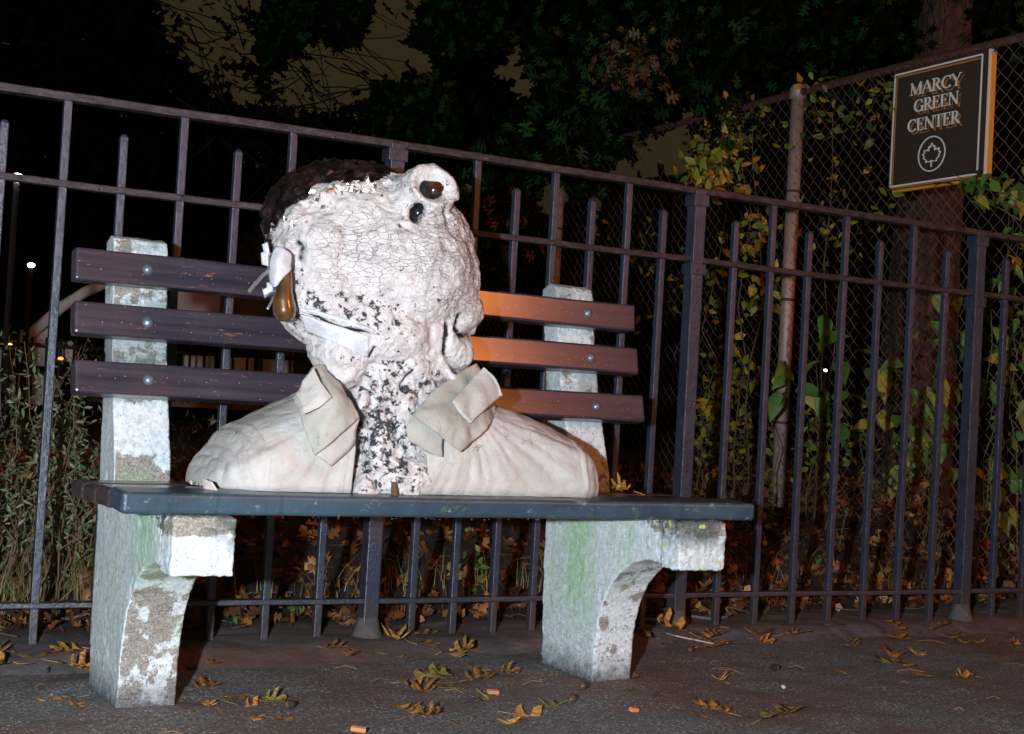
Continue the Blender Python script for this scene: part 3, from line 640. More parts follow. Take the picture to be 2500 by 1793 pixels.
# neck opening details, placket seams, wooden stump, cloth label
for xs_ in ((1078, 1082), (1090, 1087)):
    p0 = [atY(xs_[0]+(xs_[1]-xs_[0])*t, 1118+96*t, 2.4445-.002*math.sin(t*3)) for t in np.linspace(0, 1, 12)]
    put(MB().tube(p0, .0011, 5).obj('placket_seam', M_SHIRT, None, True), bust)
put(MB().tube([atY(962, 1178, 2.425), atY(963, 1200, 2.42), atY(964, 1214, 2.42)], [.006, .0075, .008], 7).obj('wooden_stump', plain('rotten_wood', (.12, .07, .035), .9, 60, .9)), bust)
laid_l = curved('shirt_label', [[(492, 1168, 2.462), (518, 1176, 2.448)], [(496, 1196, 2.460), (534, 1202, 2.440)]], plain('shiny_tape', (.52, .46, .43), .25, 40, .3), .002, .001)
th_ = MB()
for (x, y, Y) in ((575, 1052, 2.50), (560, 1058, 2.50), (1212, 1010, 2.47), (1290, 1070, 2.45), (1170, 1090, 2.43), (640, 1200, 2.44), (560, 1205, 2.44), (790, 1075, 2.41), (1230, 1070, 2.46)):
    for k in range(5):
        p = Vector(atY(x+random.uniform(-9, 9), y+random.uniform(-5, 5), Y-.006)); pts_ = [p]
        dvec = Vector((random.gauss(0, 1), random.gauss(-.3, .4), random.gauss(-.4, 1))).normalized()
        for s in range(3): dvec = (dvec+Vector((random.gauss(0, .5), random.gauss(0, .3), random.gauss(0, .5)))).normalized(); pts_.append(pts_[-1]+dvec*.006)
        th_.tube(pts_, .00028, 3, False)
kind(put(th_.obj('loose_threads', plain('thread', (.12, .10, .09), .9)), bust), 'stuff')
# ------------------------------------------------------------------ chain link fence, running away at right angles to the iron fence
XC = 4.015
M_GALV = plain('galvanised_pipe', (.44, .31, .27), .5, 60, .3, Metallic=.2)
M_WIRE = plain('rusty_wire', (.24, .15, .12), .55, Metallic=.3)
M_RUST = plain('rusty_top_rail', (.10, .035, .025), .7, 40, .5)
clf = thing('chain_link_fence', 'tall rusty chain link fence with pipe posts running back behind the iron fence', 'fence', (XC, 5, .25))
def zc(y): return hsoil(XC, y)
for y, r in ((2.75, .03), (4.61, .0295), (6.54, .0295), (8.5, .03), (10.5, .03), (12.6, .03)):
    z0 = zc(y)-.1
    p = MB().tube([(XC, y, z0), (XC, y, 2.055)], r, 20); p = put(p.obj('pipe_post', M_GALV, None, True), clf)
    c = MB().tube([(XC, y, 2.03), (XC, y, 2.075), (XC, y, 2.092), (XC, y, 2.099)], [r*1.22, r*1.22, r*.8, .004], 20); c = c.obj('post_cap', M_GALV, None, True); c.parent = p; c.matrix_parent_inverse = Matrix()
    for zz in (.62, 1.15, 1.62):
        b = MB().tube([(XC, y, zz), (XC, y, zz+.012)], r*1.1, 16).obj('tie_band', M_RUST, None, True); b.parent = p; b.matrix_parent_inverse = Matrix()
put(MB().tube([(XC-.0, y, 2.056+.004*math.sin(y*2)) for y in np.linspace(2.7, 13, 40)], .017, 8).obj('top_rail', M_RUST, None, True), clf)
wv = []; wf = []; PW = .0285; HH = .0285
ys = np.arange(2.7, 12.8, PW*2)
wm = MB()
for yi, y0 in enumerate(ys):
    z0 = .22 if y0 > 4 else .1; nseg = int((2.06-z0)/HH); far = y0 > 7.5
    pts = [(XC-.014+(.003 if k % 2 else -.003), y0+(PW*.97 if k % 2 else -.0)+.0, 2.055-k*HH) for k in range(nseg)]
    n_ = 3; r = .0013 if not far else .002
    v = []; f = []
    for k, p in enumerate(pts):
        for q in range(3):
            an = q*2*math.pi/3; v.append((p[0]+math.cos(an)*r, p[1]+math.sin(an)*r*1.2, p[2]+(r if q == 0 else 0)))
    for k in range(len(pts)-1):
        for q in range(3): f.append((k*3+q, k*3+(q+1) % 3, (k+1)*3+(q+1) % 3, (k+1)*3+q))
    wm.add(v, f)
    pts = [(XC-.014+(.003 if k % 2 else -.003), y0+(-PW*.97 if k % 2 else .0), 2.055-k*HH) for k in range(nseg)]
    v = []; 
    for k, p in enumerate(pts):
        for q in range(3):
            an = q*2*math.pi/3; v.append((p[0]+math.cos(an)*r, p[1]+math.sin(an)*r*1.2, p[2]+(r if q == 0 else 0)))
    wm.add(v, f)
kind(put(wm.obj('wire_mesh', M_WIRE), clf), 'stuff')

# ------------------------------------------------------------------ sign on the chain link fence
sign = thing('park_sign', 'dark brown rectangular sign reading MARCY GREEN CENTER above a leaf emblem', 'sign', (3.985, 3.77, 1.8))
SX = 3.975; y0s, y1s, z0s, z1s = 4.010, 3.533, 1.560, 2.030     # left (far) edge .. right (near) edge
SWd, SHt = y0s-y1s, z1s-z0s
M_BRN = plain('sign_brown', (.060, .036, .024), .55, 90, .1); M_WHT = plain('sign_white', (.95, .88, .80), .4)
bevel(put(MB().box((SX, y1s, z0s), (SX+.012, y0s, z1s)).obj('panel', M_BRN), sign), .002, 1)
put(MB().box((SX-.002, y1s-.007, z0s), (SX+.016, y1s-.0005, z1s)).obj('edge_strip', plain('sign_edge', (.90, .68, .55), .5)), sign)
put(MB().box((SX+.006, y1s-.019, z0s-.010), (SX+.020, y0s-.02, z1s-.012)).obj('edge_ghost', plain('gold_edge_ghost', (.80, .32, .05), .5)), sign)  # added board, the orange double edge left by camera shake
def sp(u, v, o=.0): return (SX-.0005-o, y0s-u*SWd, z1s-v*SHt)       # u 0..1 left to right, v 0..1 top to bottom
def bar2(m, a_, b_, wa, wb=None, o=.002):
    """flat stroke between two uv points (already in metres from the top left)"""
    wb = wa if wb is None else wb; dx, dy = b_[0]-a_[0], b_[1]-a_[1]; L = math.hypot(dx, dy) or 1e-6; nx_, ny_ = -dy/L, dx/L
    c4 = [(a_[0]+nx_*wa/2, a_[1]+ny_*wa/2), (b_[0]+nx_*wb/2, b_[1]+ny_*wb/2), (b_[0]-nx_*wb/2, b_[1]-ny_*wb/2), (a_[0]-nx_*wa/2, a_[1]-ny_*wa/2)]
    m.add([(SX-o, y0s-p[0], z1s-p[1]) for p in c4]+[(SX+.001, y0s-p[0], z1s-p[1]) for p in c4], [(0, 1, 2, 3), (0, 4, 5, 1), (1, 5, 6, 2), (2, 6, 7, 3), (3, 7, 4, 0)])
brd = MB(); e = .014
for a_, b_ in (((e, e), (SWd-.030, e)), ((e, SHt-e), (SWd-.030, SHt-e)), ((e, e), (e, SHt-e)), ((SWd-.030, e), (SWd-.030, SHt-e))): bar2(brd, a_, b_, .0062)
put(brd.obj('border_line', M_WHT), sign)
T, S_ = .175, .055   # thick and thin stroke, in letter heights
def glyph(ch):
    L = []; 
    def st(x0, y0, x1, y1, w): L.append((x0, y0, x1, y1, w))
    def serif(x, y, w=.30): L.append((x-w/2, y, x+w/2, y, S_))
    def arc(cx, cy, rx, ry, a0, a1, n=14, thin=False):
        for k in range(n):
            t0 = math.radians(a0+(a1-a0)*k/n); t1 = math.radians(a0+(a1-a0)*(k+1)/n+2)
            w = S_+(T-S_)*abs(math.cos((t0+t1)/2))
            L.append((cx+rx*math.cos(t0), cy+ry*math.sin(t0), cx+rx*math.cos(t1), cy+ry*math.sin(t1), w))
    if ch == 'M': st(.12,0,.12,1,S_*1.2); st(.12,1,.5,.05,T); st(.5,.05,.88,1,S_); st(.9,1,.9,0,T); serif(.12,.02); serif(.9,.02,.34); serif(.1,.98,.2); serif(.94,.98,.2); wd = 1.05
    if ch == 'A': st(.06,0,.42,1,S_*1.1); st(.42,1,.80,0,T); st(.2,.36,.66,.36,S_); serif(.06,.02,.26); serif(.80,.02,.30); wd = .88
    if ch == 'R': st(.16,0,.16,1,T); arc(.34,.74,.24,.245,90,-90); st(.16,.98,.36,.98,S_); st(.16,.495,.36,.495,S_); st(.38,.49,.74,0,T*.9); serif(.16,.02,.34); serif(.08,.98,.2); serif(.76,.02,.2); wd = .80
    if ch == 'C': arc(.5,.5,.40,.48,48,318,22); st(.78,.98,.78,.72,S_); wd = .88
    if ch == 'G': arc(.5,.5,.40,.48,48,330,22); st(.82,.0,.82,.42,T*.8); serif(.80,.43,.3); st(.78,.98,.78,.72,S_); wd = .96
    if ch == 'Y': st(.06,1,.40,.45,T*.9); st(.74,1,.40,.45,S_); st(.40,.48,.40,0,T); serif(.40,.02,.32); serif(.07,.98,.26); serif(.74,.98,.22); wd = .82
    if ch == 'E': st(.16,0,.16,1,T); st(.1,.98,.60,.98,S_); st(.1,.02,.64,.02,S_); st(.16,.52,.50,.52,S_); st(.60,.99,.60,.80,S_); st(.64,.01,.64,.22,S_); st(.50,.62,.50,.42,S_); serif(.12,.98,.2); wd = .74
    if ch == 'N': st(.14,0,.14,1,S_*1.1); st(.14,1,.82,0,T); st(.82,0,.82,1,S_*1.1); serif(.14,.02,.26); serif(.1,.98,.18); serif(.82,.98,.26); wd = .96
    if ch == 'T': st(.38,0,.38,1,T); st(.04,.98,.72,.98,S_); st(.05,.99,.05,.78,S_); st(.71,.99,.71,.78,S_); serif(.38,.02,.32); wd = .78
    return L, wd
M_GHO = plain('gilt_ghost', (.50, .20, .045), .5)  # gold of the added camera-shake double image
def word(txt, cx, base, h, xs=1.0, mat=None, lift=.0022):
    gl = [glyph(c_) for c_ in txt]; tot = sum(w for _, w in gl)*h*xs; x = cx-tot/2; m = MB()
    for L, w in gl:
        for k, (x0_, y0_, x1_, y1_, t_) in enumerate(L): bar2(m, (x+x0_*h*xs, base-y0_*h), (x+x1_*h*xs, base-y1_*h), t_*h*1.0, None, lift+.00006*k)
        x += w*h*xs
    return put(m.obj('lettering' if mat is None else 'lettering_ghost', mat or M_WHT), sign)
for wd_, cx_, by_, xs_ in (('MARCY', .238, .122, 1.22), ('GREEN', .245, .190, 1.13), ('CENTER', .235, .264, 1.13)): word(wd_, cx_, by_, .047, xs_, M_GHO, .0004)  # added gold letter copies, the orange double image of camera shake
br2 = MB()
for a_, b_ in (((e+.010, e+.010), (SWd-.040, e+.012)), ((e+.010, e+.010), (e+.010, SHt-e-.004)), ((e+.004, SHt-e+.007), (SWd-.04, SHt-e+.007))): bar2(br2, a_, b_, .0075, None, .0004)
put(br2.obj('border_ghost', M_GHO), sign)  # added gold copy of the border, same shake ghost
word('MARCY', .225, .110, .047, 1.22); word('GREEN', .232, .178, .047, 1.13); word('CENTER', .222, .252, .047, 1.13)
em = MB(); ccx, ccy, cr_ = .222, .352, .066
for k in range(40):
    t0, t1 = 2*math.pi*k/40, 2*math.pi*(k+1.15)/40
    bar2(em, (ccx+cr_*math.cos(t0), ccy+cr_*math.sin(t0)), (ccx+cr_*math.cos(t1), ccy+cr_*math.sin(t1)), .0050, None, .0021+.00003*(k % 2))
half = [(0, -.052), (.007, -.036), (.014, -.040), (.012, -.022), (.020, -.030), (.022, -.024), (.034, -.028), (.031, -.016), (.041, -.012), (.031, -.002), (.036, .004), (.022, .012), (.026, .020), (.012, .019), (.003, .018)]
lf = half+[(-x, y) for x, y in reversed(half)]
for k in range(len(lf)): bar2(em, (ccx+lf[k][0]*1.12, ccy+lf[k][1]*1.0+.010), (ccx+lf[(k+1) % len(lf)][0]*1.12, ccy+lf[(k+1) % len(lf)][1]+.010), .0038, None, .0023+.00003*(k % 3))
bar2(em, (ccx, ccy+.024), (ccx+.001, ccy+.050), .006)
put(em.obj('leaf_emblem', M_WHT), sign)
for u, v in ((.03, .05), (.93, .05), (.03, .95), (.93, .95)):
    put(MB().tube([sp(u, v, .002), (SX+.03, y0s-u*SWd, z1s-v*SHt)], .003, 6).obj('mounting_wire', M_WIRE), sign)

# ------------------------------------------------------------------ trees
def bark(name, c0, c1):
    a = NT(name); g_ = a.noise(26, 5, .7, sc=(1, 1, .35), dist=1.2); v_ = a.vor(26, 'DISTANCE_TO_EDGE', sc=(1, 1, .4))
    c = a.mix(a.math('MULTIPLY', a.rampv(v_, .12, .0), a.rampv(g_, .35, .6)), a.ramp(a.noise(60, 6, .75, sc=(1, 1, .3)), (.3, c0), (.7, c1)), tuple(q*.45 for q in c0)); a.col(c).rough(.9).bump(a.math('MULTIPLY', a.rampv(v_, 0, .2), g_), .8, .02).bump(g_, .7, .015); return a.m
M_BARK = bark('bark', (.050, .028, .020), (.13, .075, .052)); M_DBARK = bark('dark_bark', (.03, .022, .018), (.06, .045, .035)); M_BBARK = bark('black_bark', (.006, .005, .004), (.014, .010, .008))
def foliage(name, *stops, rough=.55, trans=.0):
    a = NT(name); a.set(Specular_IOR_Level=.5 if rough < .8 else .08); oi = a.n('Attribute'); oi.attribute_name = 'tint'
    a.col(a.ramp(oi.outputs['Fac'], *stops)).rough(rough)
    a.bump(a.noise(30, 3), .3, .004); return a.m
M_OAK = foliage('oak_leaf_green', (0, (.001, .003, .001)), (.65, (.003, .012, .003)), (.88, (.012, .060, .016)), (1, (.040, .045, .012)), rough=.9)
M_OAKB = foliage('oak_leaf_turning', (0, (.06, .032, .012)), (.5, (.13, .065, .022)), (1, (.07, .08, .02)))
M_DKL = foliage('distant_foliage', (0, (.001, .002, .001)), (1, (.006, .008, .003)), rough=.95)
M_VINE = foliage('vine_leaf', (0, (.050, .085, .014)), (.5, (.14, .17, .025)), (.85, (.32, .25, .03)), (1, (.42, .17, .02)))
M_BIGL = foliage('broad_leaf', (0, (.045, .12, .022)), (.5, (.11, .23, .035)), (.85, (.22, .27, .045)), (1, (.42, .30, .04)))
M_WEED = foliage('weed_leaf', (0, (.06, .10, .04)), (.5, (.15, .19, .09)), (.8, (.26, .25, .14)), (1, (.25, .15, .07)))
M_GRASS = foliage('dry_grass', (0, (.10, .13, .03)), (.4, (.20, .20, .07)), (.7, (.36, .27, .13)), (1, (.30, .16, .07)))
M_LIT = foliage('litter_leaf', (0, (.035, .014, .008)), (.35, (.13, .050, .018)), (.7, (.32, .14, .04)), (.9, (.50, .28, .09)), (1, (.10, .14, .04)), rough=.5)
half_oak = [(0, 0), (.035, .06), (.05, .20), (.26, .16), (.40, .26), (.26, .30), (.09, .36), (.13, .46), (.40, .50), (.52, .64), (.36, .62), (.16, .60), (.13, .68), (.28, .80), (.22, .90), (.10, .82), (.03, .90), (0, 1.05)]
def oak_fan():      # leaf in xy plane, tip +y, as strips to the midrib
    R_ = half_oak[1:-1]; v = [(0, y, 0) for x, y in half_oak]; nr = len(half_oak); f = []
    for sgn in (1, -1):
        b = len(v); v += [(sgn*x, y, 0) for x, y in R_]
        for i in range(len(R_)-1):
            q = (i+1, b+i, b+i+1, i+2); f.append(q if sgn > 0 else q[::-1])
    return np.array(v, float), f
OV, OF = oak_fan()
def oak_low():
    pts = [(0, 0), (.3, .22), (.1, .36), (.46, .58), (.15, .62), (.24, .84), (0, 1.05), (-.24, .84), (-.15, .62), (-.46, .58), (-.1, .36), (-.3, .22)]
    return np.array([(x, y, 0) for x, y in pts]), [(0, 1, 2), (0, 2, 10), (0, 10, 11), (2, 3, 4), (2, 4, 8), (2, 8, 10), (10, 8, 9), (4, 5, 6), (4, 6, 8), (8, 6, 7)]
LV, LF = oak_low()
def ovate(n=5, w=.36, fold=.12, droop=.25):
    v = []; f = []
    for i in range(n+1):
        t = i/n; ww = w*math.sin(math.pi*t**.75)*(1-.25*t)+.001; z = -droop*t*t
        v += [(-ww, t, z+fold*ww), (0, t, z), (ww, t, z+fold*ww)]
    for i in range(n):
        b = i*3; f += [(b, b+1, b+4, b+3), (b+1, b+2, b+5, b+4)]
    return np.array(v), f
BVt, BF = ovate(); NVt, NF = ovate(3, .16, .2, .3); DV, DF = np.array([(0, 0, 0), (.5, .45, .05), (0, 1, 0), (-.5, .5, .05)], float), [(0, 1, 2, 3)]
def scatter(name, P, size, tv, tf, mat, parent=None, up=None, tint=None, upw=.0, curl=.0, smooth=False):
    """many leaves as one mesh; P Nx3, size array"""
    N = len(P); q = rng.normal(size=(N, 3)); 
    if up is not None: q = q*(1-upw)+np.array(up)*upw
    Nn = q/np.linalg.norm(q, axis=1, keepdims=True); t = rng.normal(size=(N, 3)); t -= (t*Nn).sum(1, keepdims=True)*Nn; t /= np.linalg.norm(t, axis=1, keepdims=True)
    b = np.cross(Nn, t); k = len(tv); s = np.asarray(size).reshape(N, 1, 1)*np.ones((N, 1, 1))
    loc = np.repeat(tv[None], N, 0).copy()
    if curl: loc[:, :, 2] += (loc[:, :, 0]**2)*rng.uniform(-curl, curl*2, N)[:, None]+(loc[:, :, 1]-.5)**2*rng.uniform(-curl, curl, N)[:, None]
    V = np.asarray(P)[:, None]+s*(loc[:, :, :1]*t[:, None]+loc[:, :, 1:2]*b[:, None]+loc[:, :, 2:]*Nn[:, None]); V = V.reshape(-1, 3)
    me = bpy.data.meshes.new(name); nf = len(tf); lt = np.array([len(x) for x in tf]); li = np.concatenate([np.array(x) for x in tf])
    LI = (np.arange(N)[:, None]*k+li[None]).ravel(); LT = np.tile(lt, N); LS = np.concatenate([[0], np.cumsum(LT)[:-1]])
    me.vertices.add(len(V)); me.vertices.foreach_set('co', V.astype(np.float32).ravel()); me.loops.add(len(LI)); me.loops.foreach_set('vertex_index', LI.astype(np.int32))
    me.polygons.add(N*nf); me.polygons.foreach_set('loop_start', LS.astype(np.int32)); me.polygons.foreach_set('loop_total', LT.astype(np.int32)); me.update(calc_edges=True)
    at_ = me.attributes.new('tint', 'FLOAT', 'POINT'); tn = rng.uniform(0, 1, N) if tint is None else np.asarray(tint)
    at_.data.foreach_set('value', np.repeat(tn, k).astype(np.float32)); o = link(name, me, mat, None, smooth)
    return put(o, parent) if parent is not None else o
def settint(me, t):
    at_ = me.attributes.new('tint', 'FLOAT', 'POINT'); at_.data.foreach_set('value', np.full(len(me.vertices), t, np.float32))
D2 = 2500/2268
gaps = [([(815,-40),(940,-40),(930,60),(895,95),(960,115),(988,125),(930,172),(885,205),(850,180),(835,215),(800,238),(770,235),(720,208),(700,170),(640,165),(598,150),(612,128),(655,110),(680,75),(720,92),(760,112),(800,95),(812,60)], .988),
        ([(330,-40),(600,-40),(572,60),(585,130),(700,165),(770,262),(700,250),(640,240),(560,232),(470,205),(400,130),(345,60)], .94),
        ([(1105,130),(1140,82),(1172,150),(1188,200),(1150,245),(1120,205),(1075,150)], .988), ([(975,195),(1012,185),(1010,215),(980,225)], .988), ([(880,270),(915,262),(920,290),(890,300)], .988),
        ([(1322,388),(1432,305),(1525,235),(1562,252),(1540,300),(1600,405),(1500,430),(1400,412)], .988), ([(1192,385),(1242,380),(1250,520),(1180,540),(1150,500),(1190,470)], .988),
        ([(1290,440),(1360,430),(1345,500),(1292,505)], .988), ([(1060,60),(1085,55),(1080,85)], .988), ([(760,262),(800,258),(780,285)], .988), ([(425,40),(470,60),(440,90)], .988)]
def keep(px_, py_, mar=6):
    x = px_/D2; y = py_/D2; k = np.ones(len(x), bool); jx = x+rng.normal(size=len(x))*3; jy = y+rng.normal(size=len(x))*3
    for poly, pr in gaps:
        ins = np.zeros(len(x), bool)
        for ox, oy in ((0, 0), (mar, 0), (-mar, 0), (0, mar), (0, -mar)): ins |= pip(jx+ox, jy+oy, poly)
        k &= ~(ins & (rng.uniform(size=len(x)) < pr))
    return k
def cloud(n, x0, x1, y0, y1, d0, d1, pw=1.0, mar=6):
    x = rng.uniform(x0, x1, n)*D2; y = rng.uniform(y0, y1, n)*D2; d = d0+(d1-d0)*rng.uniform(size=n)**pw; k = keep(x, y, mar); x, y, d = x[k], y[k], d[k]
    r = Fv[None]*FPX+Rv[None]*(x-1250)[:, None]+Uv[None]*(896.5-y)[:, None]; return r/FPX*d[:, None]+CP
def ztrim(P): return P[P[:, 2] > .35]
def tree(label, base, hgt, rad, regions, mat, bmat, cat='tree', group=None, lean=(0, 0), limbs=6):
    t = thing('tree', label, cat, base, group); b = Vector(base); top = b+Vector((lean[0], lean[1], hgt))
    pts = [b+(top-b)*k/8+Vector((math.sin(k*1.3)*.04, math.cos(k)*.04, 0)) for k in range(9)]
    put(MB().tube(pts, [rad*(1.25 if k == 0 else 1-.085*k) for k in range(9)], 18).obj('trunk', bmat, None, True), t)
    Ps = [cloud(*r) for r in regions]; P = np.concatenate(Ps)
    for k in range(limbs):
        s = pts[3+k % 6]; e_ = Vector(P[rng.integers(len(P))]); m_ = (s+e_)/2+Vector((random.gauss(0, .3), random.gauss(0, .3), random.uniform(.1, .6)))
        put(MB().tube([s, s*.5+m_*.5, m_, m_*.4+e_*.6, e_], [rad*.42, rad*.33, rad*.22, rad*.13, .012], 7).obj('limb', bmat, None, True), t)
    return t, P
def crown(t, P, size, mat, low=False, tv=None, tf=None, name='crown'):
    return scatter(name, P, rng.uniform(size*.7, size*1.3, len(P)), LV if tv is None else tv, LF if tf is None else tf, mat, t, curl=.25)
# far dark masses, every tree with its own trunk and crown
far = [('tall black oak at the far left whose crown fills the upper left corner', (-1.5, 14, .3), 3.4, (900*0-300, 330)),
       ('thin branched dark tree with sky showing between its twigs left of the bust', (2.2, 14.5, .3), 3.2, (330, 640)),
       ('black bushy tree behind the head of the bust', (5.9, 13.5, .3), 2.6, (600, 900)),
       ('dark oak behind the middle of the iron fence with small gaps of sky', (7.2, 12.5, .3), 2.8, (870, 1200)),
       ('dark oak overhanging the chain link fence and its top rail', (11.5, 12.0, .3), 5, (1180, 1620)),
       ('black oak whose crown fills the upper right behind the sign', (14.5, 9.0, .3), 5, (1600, 2600))]
for lab, base, hg, (xa, xb) in far:
    A = (xb-xa)
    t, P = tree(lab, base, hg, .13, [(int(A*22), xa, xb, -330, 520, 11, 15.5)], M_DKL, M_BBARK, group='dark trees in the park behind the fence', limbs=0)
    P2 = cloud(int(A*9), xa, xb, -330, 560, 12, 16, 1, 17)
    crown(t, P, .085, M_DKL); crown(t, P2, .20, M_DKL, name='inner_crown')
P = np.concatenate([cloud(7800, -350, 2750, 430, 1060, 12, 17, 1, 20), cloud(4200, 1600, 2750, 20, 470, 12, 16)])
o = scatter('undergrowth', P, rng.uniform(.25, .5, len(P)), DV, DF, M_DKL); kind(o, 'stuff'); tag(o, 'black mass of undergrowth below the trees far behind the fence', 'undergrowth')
# hanging oak sprays, nearer and lit
def clumps(regs, n, per, d0, d1, sp_):
    out = []
    for _ in range(n):
        x0, y0, x1, y1 = random.choice(regs); cx, cy = random.uniform(x0, x1), random.uniform(y0, y1)
        c = atD(cx*D2, cy*D2, random.uniform(d0, d1)); q = c+rng.normal(size=(per, 3))*np.array([sp_, sp_, sp_*.8]); x, y = toPx(q); k = keep(x, y); out.append(q[k])
    return np.concatenate(out)
t = thing('tree', 'big oak with rough brown bark rising directly behind the park sign', 'tree', (5.27, 5.0, .2), 'dark trees in the park behind the fence')
tb = atY(2215, 1250, 5.0); tm_ = atY(2262, 600, 5.0); tt = atY(2312, 0, 5.0); tq = tt+(tt-tm_)*.8
TR = MB().tube([Vector(tb)*(1-k/10)+Vector(tm_)*(k/10) for k in range(10)]+[Vector(tm_)*(1-k/10)+Vector(tt)*(k/10) for k in range(10)]+[Vector(tt), Vector(tq)], [.21-.004*k for k in range(22)], 28)
me = remesh(mesh('t', TR.v, TR.f), .016, 1); displace(me, lambda p: -abs(mn.noise(Vector((p[0]*22, p[1]*22, p[2]*6))))*.022+fbm(p, 30)*.006)
put(link('trunk', me, M_BARK, None, True), t)
for (xa, ya), (xb, yb), r in (((2180, -20), (2400, -100), .05),):
    a_, b_ = Vector(atD(xa*D2, ya*D2, 6.6)), Vector(atD(xb*D2, yb*D2, 6.0)); m_ = (a_+b_)/2+Vector((0, .3, .25))
    put(MB().tube([a_, (a_+m_)/2+Vector((0, 0, .05)), m_, (b_+m_)/2, b_], [r, r*.8, r*.6, r*.4, .01], 8).obj('limb', M_BARK, None, True), t)
P = np.concatenate([cloud(4200, 1150, 2500, -300, 120, 6.5, 10), cloud(1100, 1150, 1950, 60, 250, 6.5, 10), clumps([(1080, 300, 1300, 430), (1060, 420, 1130, 600), (1300, 80, 1650, 330), (1200, 200, 1420, 330)], 62, 16, 5.6, 7.0, .10)])
crown(t, P, .068, M_OAK, tv=OV, tf=OF)
P = clumps([(1370, 95, 1480, 150), (1090, 470, 1110, 560), (1370, 160, 1400, 175)], 12, 26, 5.6, 6.4, .075)
crown(t, P, .055, M_OAKB, tv=OV, tf=OF, name='turning_leaves')
t, P = tree('oak branch clump hanging into the sky above the bust', (4.2, 11.6, .3), 2.6, .10, [(5200, 585, 815, -250, 120, 9, 11.5), (1500, 570, 680, 60, 160, 9, 11), (3600, 890, 1120, -250, 110, 9, 11.5), (2400, 820, 1010, 175, 330, 9, 11)], M_OAK, M_BBARK, group='dark trees in the park behind the fence', limbs=0)
crown(t, P, .085, M_OAK)
# fine twigs against the sky, left
tw = MB()
for _ in range(80):
    x, y = random.uniform(330, 760), random.uniform(-20, 330); d = random.uniform(9.5, 11.5); p = Vector(atD(x*D2, y*D2, d)); dv = Vector((random.gauss(.8, .5), random.gauss(0, .3), random.gauss(-.25, .5))).normalized(); pts_ = [p]
    for s in range(6): dv = (dv+Vector((random.gauss(0, .2), random.gauss(0, .2), random.gauss(-.03, .2)))).normalized(); pts_.append(pts_[-1]+dv*.16)
    tw.tube(pts_, [.008-.001*k for k in range(7)], 3, False)
o = tw.obj('bare_twigs', M_BBARK); kind(o, 'stuff'); tag(o, 'fine bare twigs crossing the dull sky left of the bust', 'twigs')

# ------------------------------------------------------------------ plants behind the iron fence
def onsoil(x, y): return Vector((x, y, hsoil(x, y)))
def stems(m, base, top, n=7, r=.003, wob=.03):
    pts_ = []; 
    for k in range(n):
        q = k/(n-1); p = base.lerp(top, q); w = math.sin(q*math.pi)*wob; pts_.append(p+Vector((random.gauss(0, w*.4), random.gauss(0, w*.4), 0)))
    m.tube(pts_, [r*(1-.7*k/(n-1)) for k in range(n)], 5, False); return pts_
M_STEM = plain('stem', (.16, .10, .06), .8); M_GSTEM = plain('green_stem', (.10, .12, .04), .7)
def bushy(label, cx, cy, w, hgt, n, group=None, tint0=0, leaf=.024, grassy=0):
    t = thing('shrub', label, 'shrub', tuple(onsoil(cx, cy)), group); m = MB(); P = []; 
    for _ in range(n):
        bx, by = cx+random.gauss(0, w*.5), cy+random.gauss(0, w*.4); b = onsoil(bx, by); h_ = hgt*random.uniform(.45, 1.0); tp = b+Vector((random.gauss(0, .10), random.gauss(0, .1), h_))
        ps = stems(m, b, tp, 8, .0028, .04)
        for _k in range(int(22+h_*62)):
            q = random.uniform(.22, 1.0)**.7*(len(ps)-1); i = min(int(q), len(ps)-2); p = ps[i].lerp(ps[i+1], q-i); P.append(p+Vector((random.gauss(0, .026), random.gauss(0, .026), random.gauss(0, .02))))
    put(m.obj('stems', M_STEM), t)['kind'] = 'stuff'
    P = np.array([tuple(p) for p in P]); kind(scatter('foliage', P, rng.uniform(leaf*.6, leaf*1.25, len(P)), NVt, NF, M_WEED, t, (0, 0, 1), np.clip(rng.normal(.45+tint0, .22, len(P)), 0, 1), .2), 'stuff')
def bx(x, y, Y): p = atY(x, y, Y); return p[0], Y
for lab, px_, py_, Y, w, h_, n_ in (('grey green leafy shrub behind the leftmost pickets', 30, 1100, 3.75, .16, .58, 17), ('tallest leafy shrub just left of the bench back, behind the pickets', 165, 1100, 3.70, .11, .68, 15),
                                    ('low dim shrub seen right of the left concrete leg under the slats', 450, 1100, 3.9, .09, .50, 9), ('dark shrub mass behind the leftmost shrubs', 90, 1000, 4.5, .4, .62, 22)):
    X, Y = bx(px_, py_, Y); bushy(lab, X, Y, w, h_, n_, 'shrubs behind the left of the bench')
def blades(name, P, L, mat, label, cat):
    m = []; tn = []; f = []
    for p in P:
        p = Vector(p); h_ = L*random.uniform(.5, 1.15); dx, dy = random.gauss(0, .35), random.gauss(0, .35); w = random.uniform(.0009, .002); an = random.uniform(0, 3.14); wx, wy = math.cos(an)*w, math.sin(an)*w; b = len(m)
        for k in range(4):
            q = k/3; c = p+Vector((dx*h_*q*q, dy*h_*q*q, h_*q*(1-.25*q*abs(dx+dy)))); ww = 1-q*.95; m += [(c.x-wx*ww, c.y-wy*ww, c.z), (c.x+wx*ww, c.y+wy*ww, c.z)]
        for k in range(3): f.append((b+2*k, b+2*k+1, b+2*k+3, b+2*k+2))
        tn += [random.random()]*8
    me = mesh(name, m, f); at_ = me.attributes.new('tint', 'FLOAT', 'POINT'); at_.data.foreach_set('value', np.array(tn, np.float32))
    o = link(name, me, mat); kind(o, 'stuff'); tag(o, label, cat); return o
G = []
for _ in range(1700):
    x, y = random.uniform(-.1, 1.02), random.uniform(3.52, 4.3); G.append(onsoil(x, y))
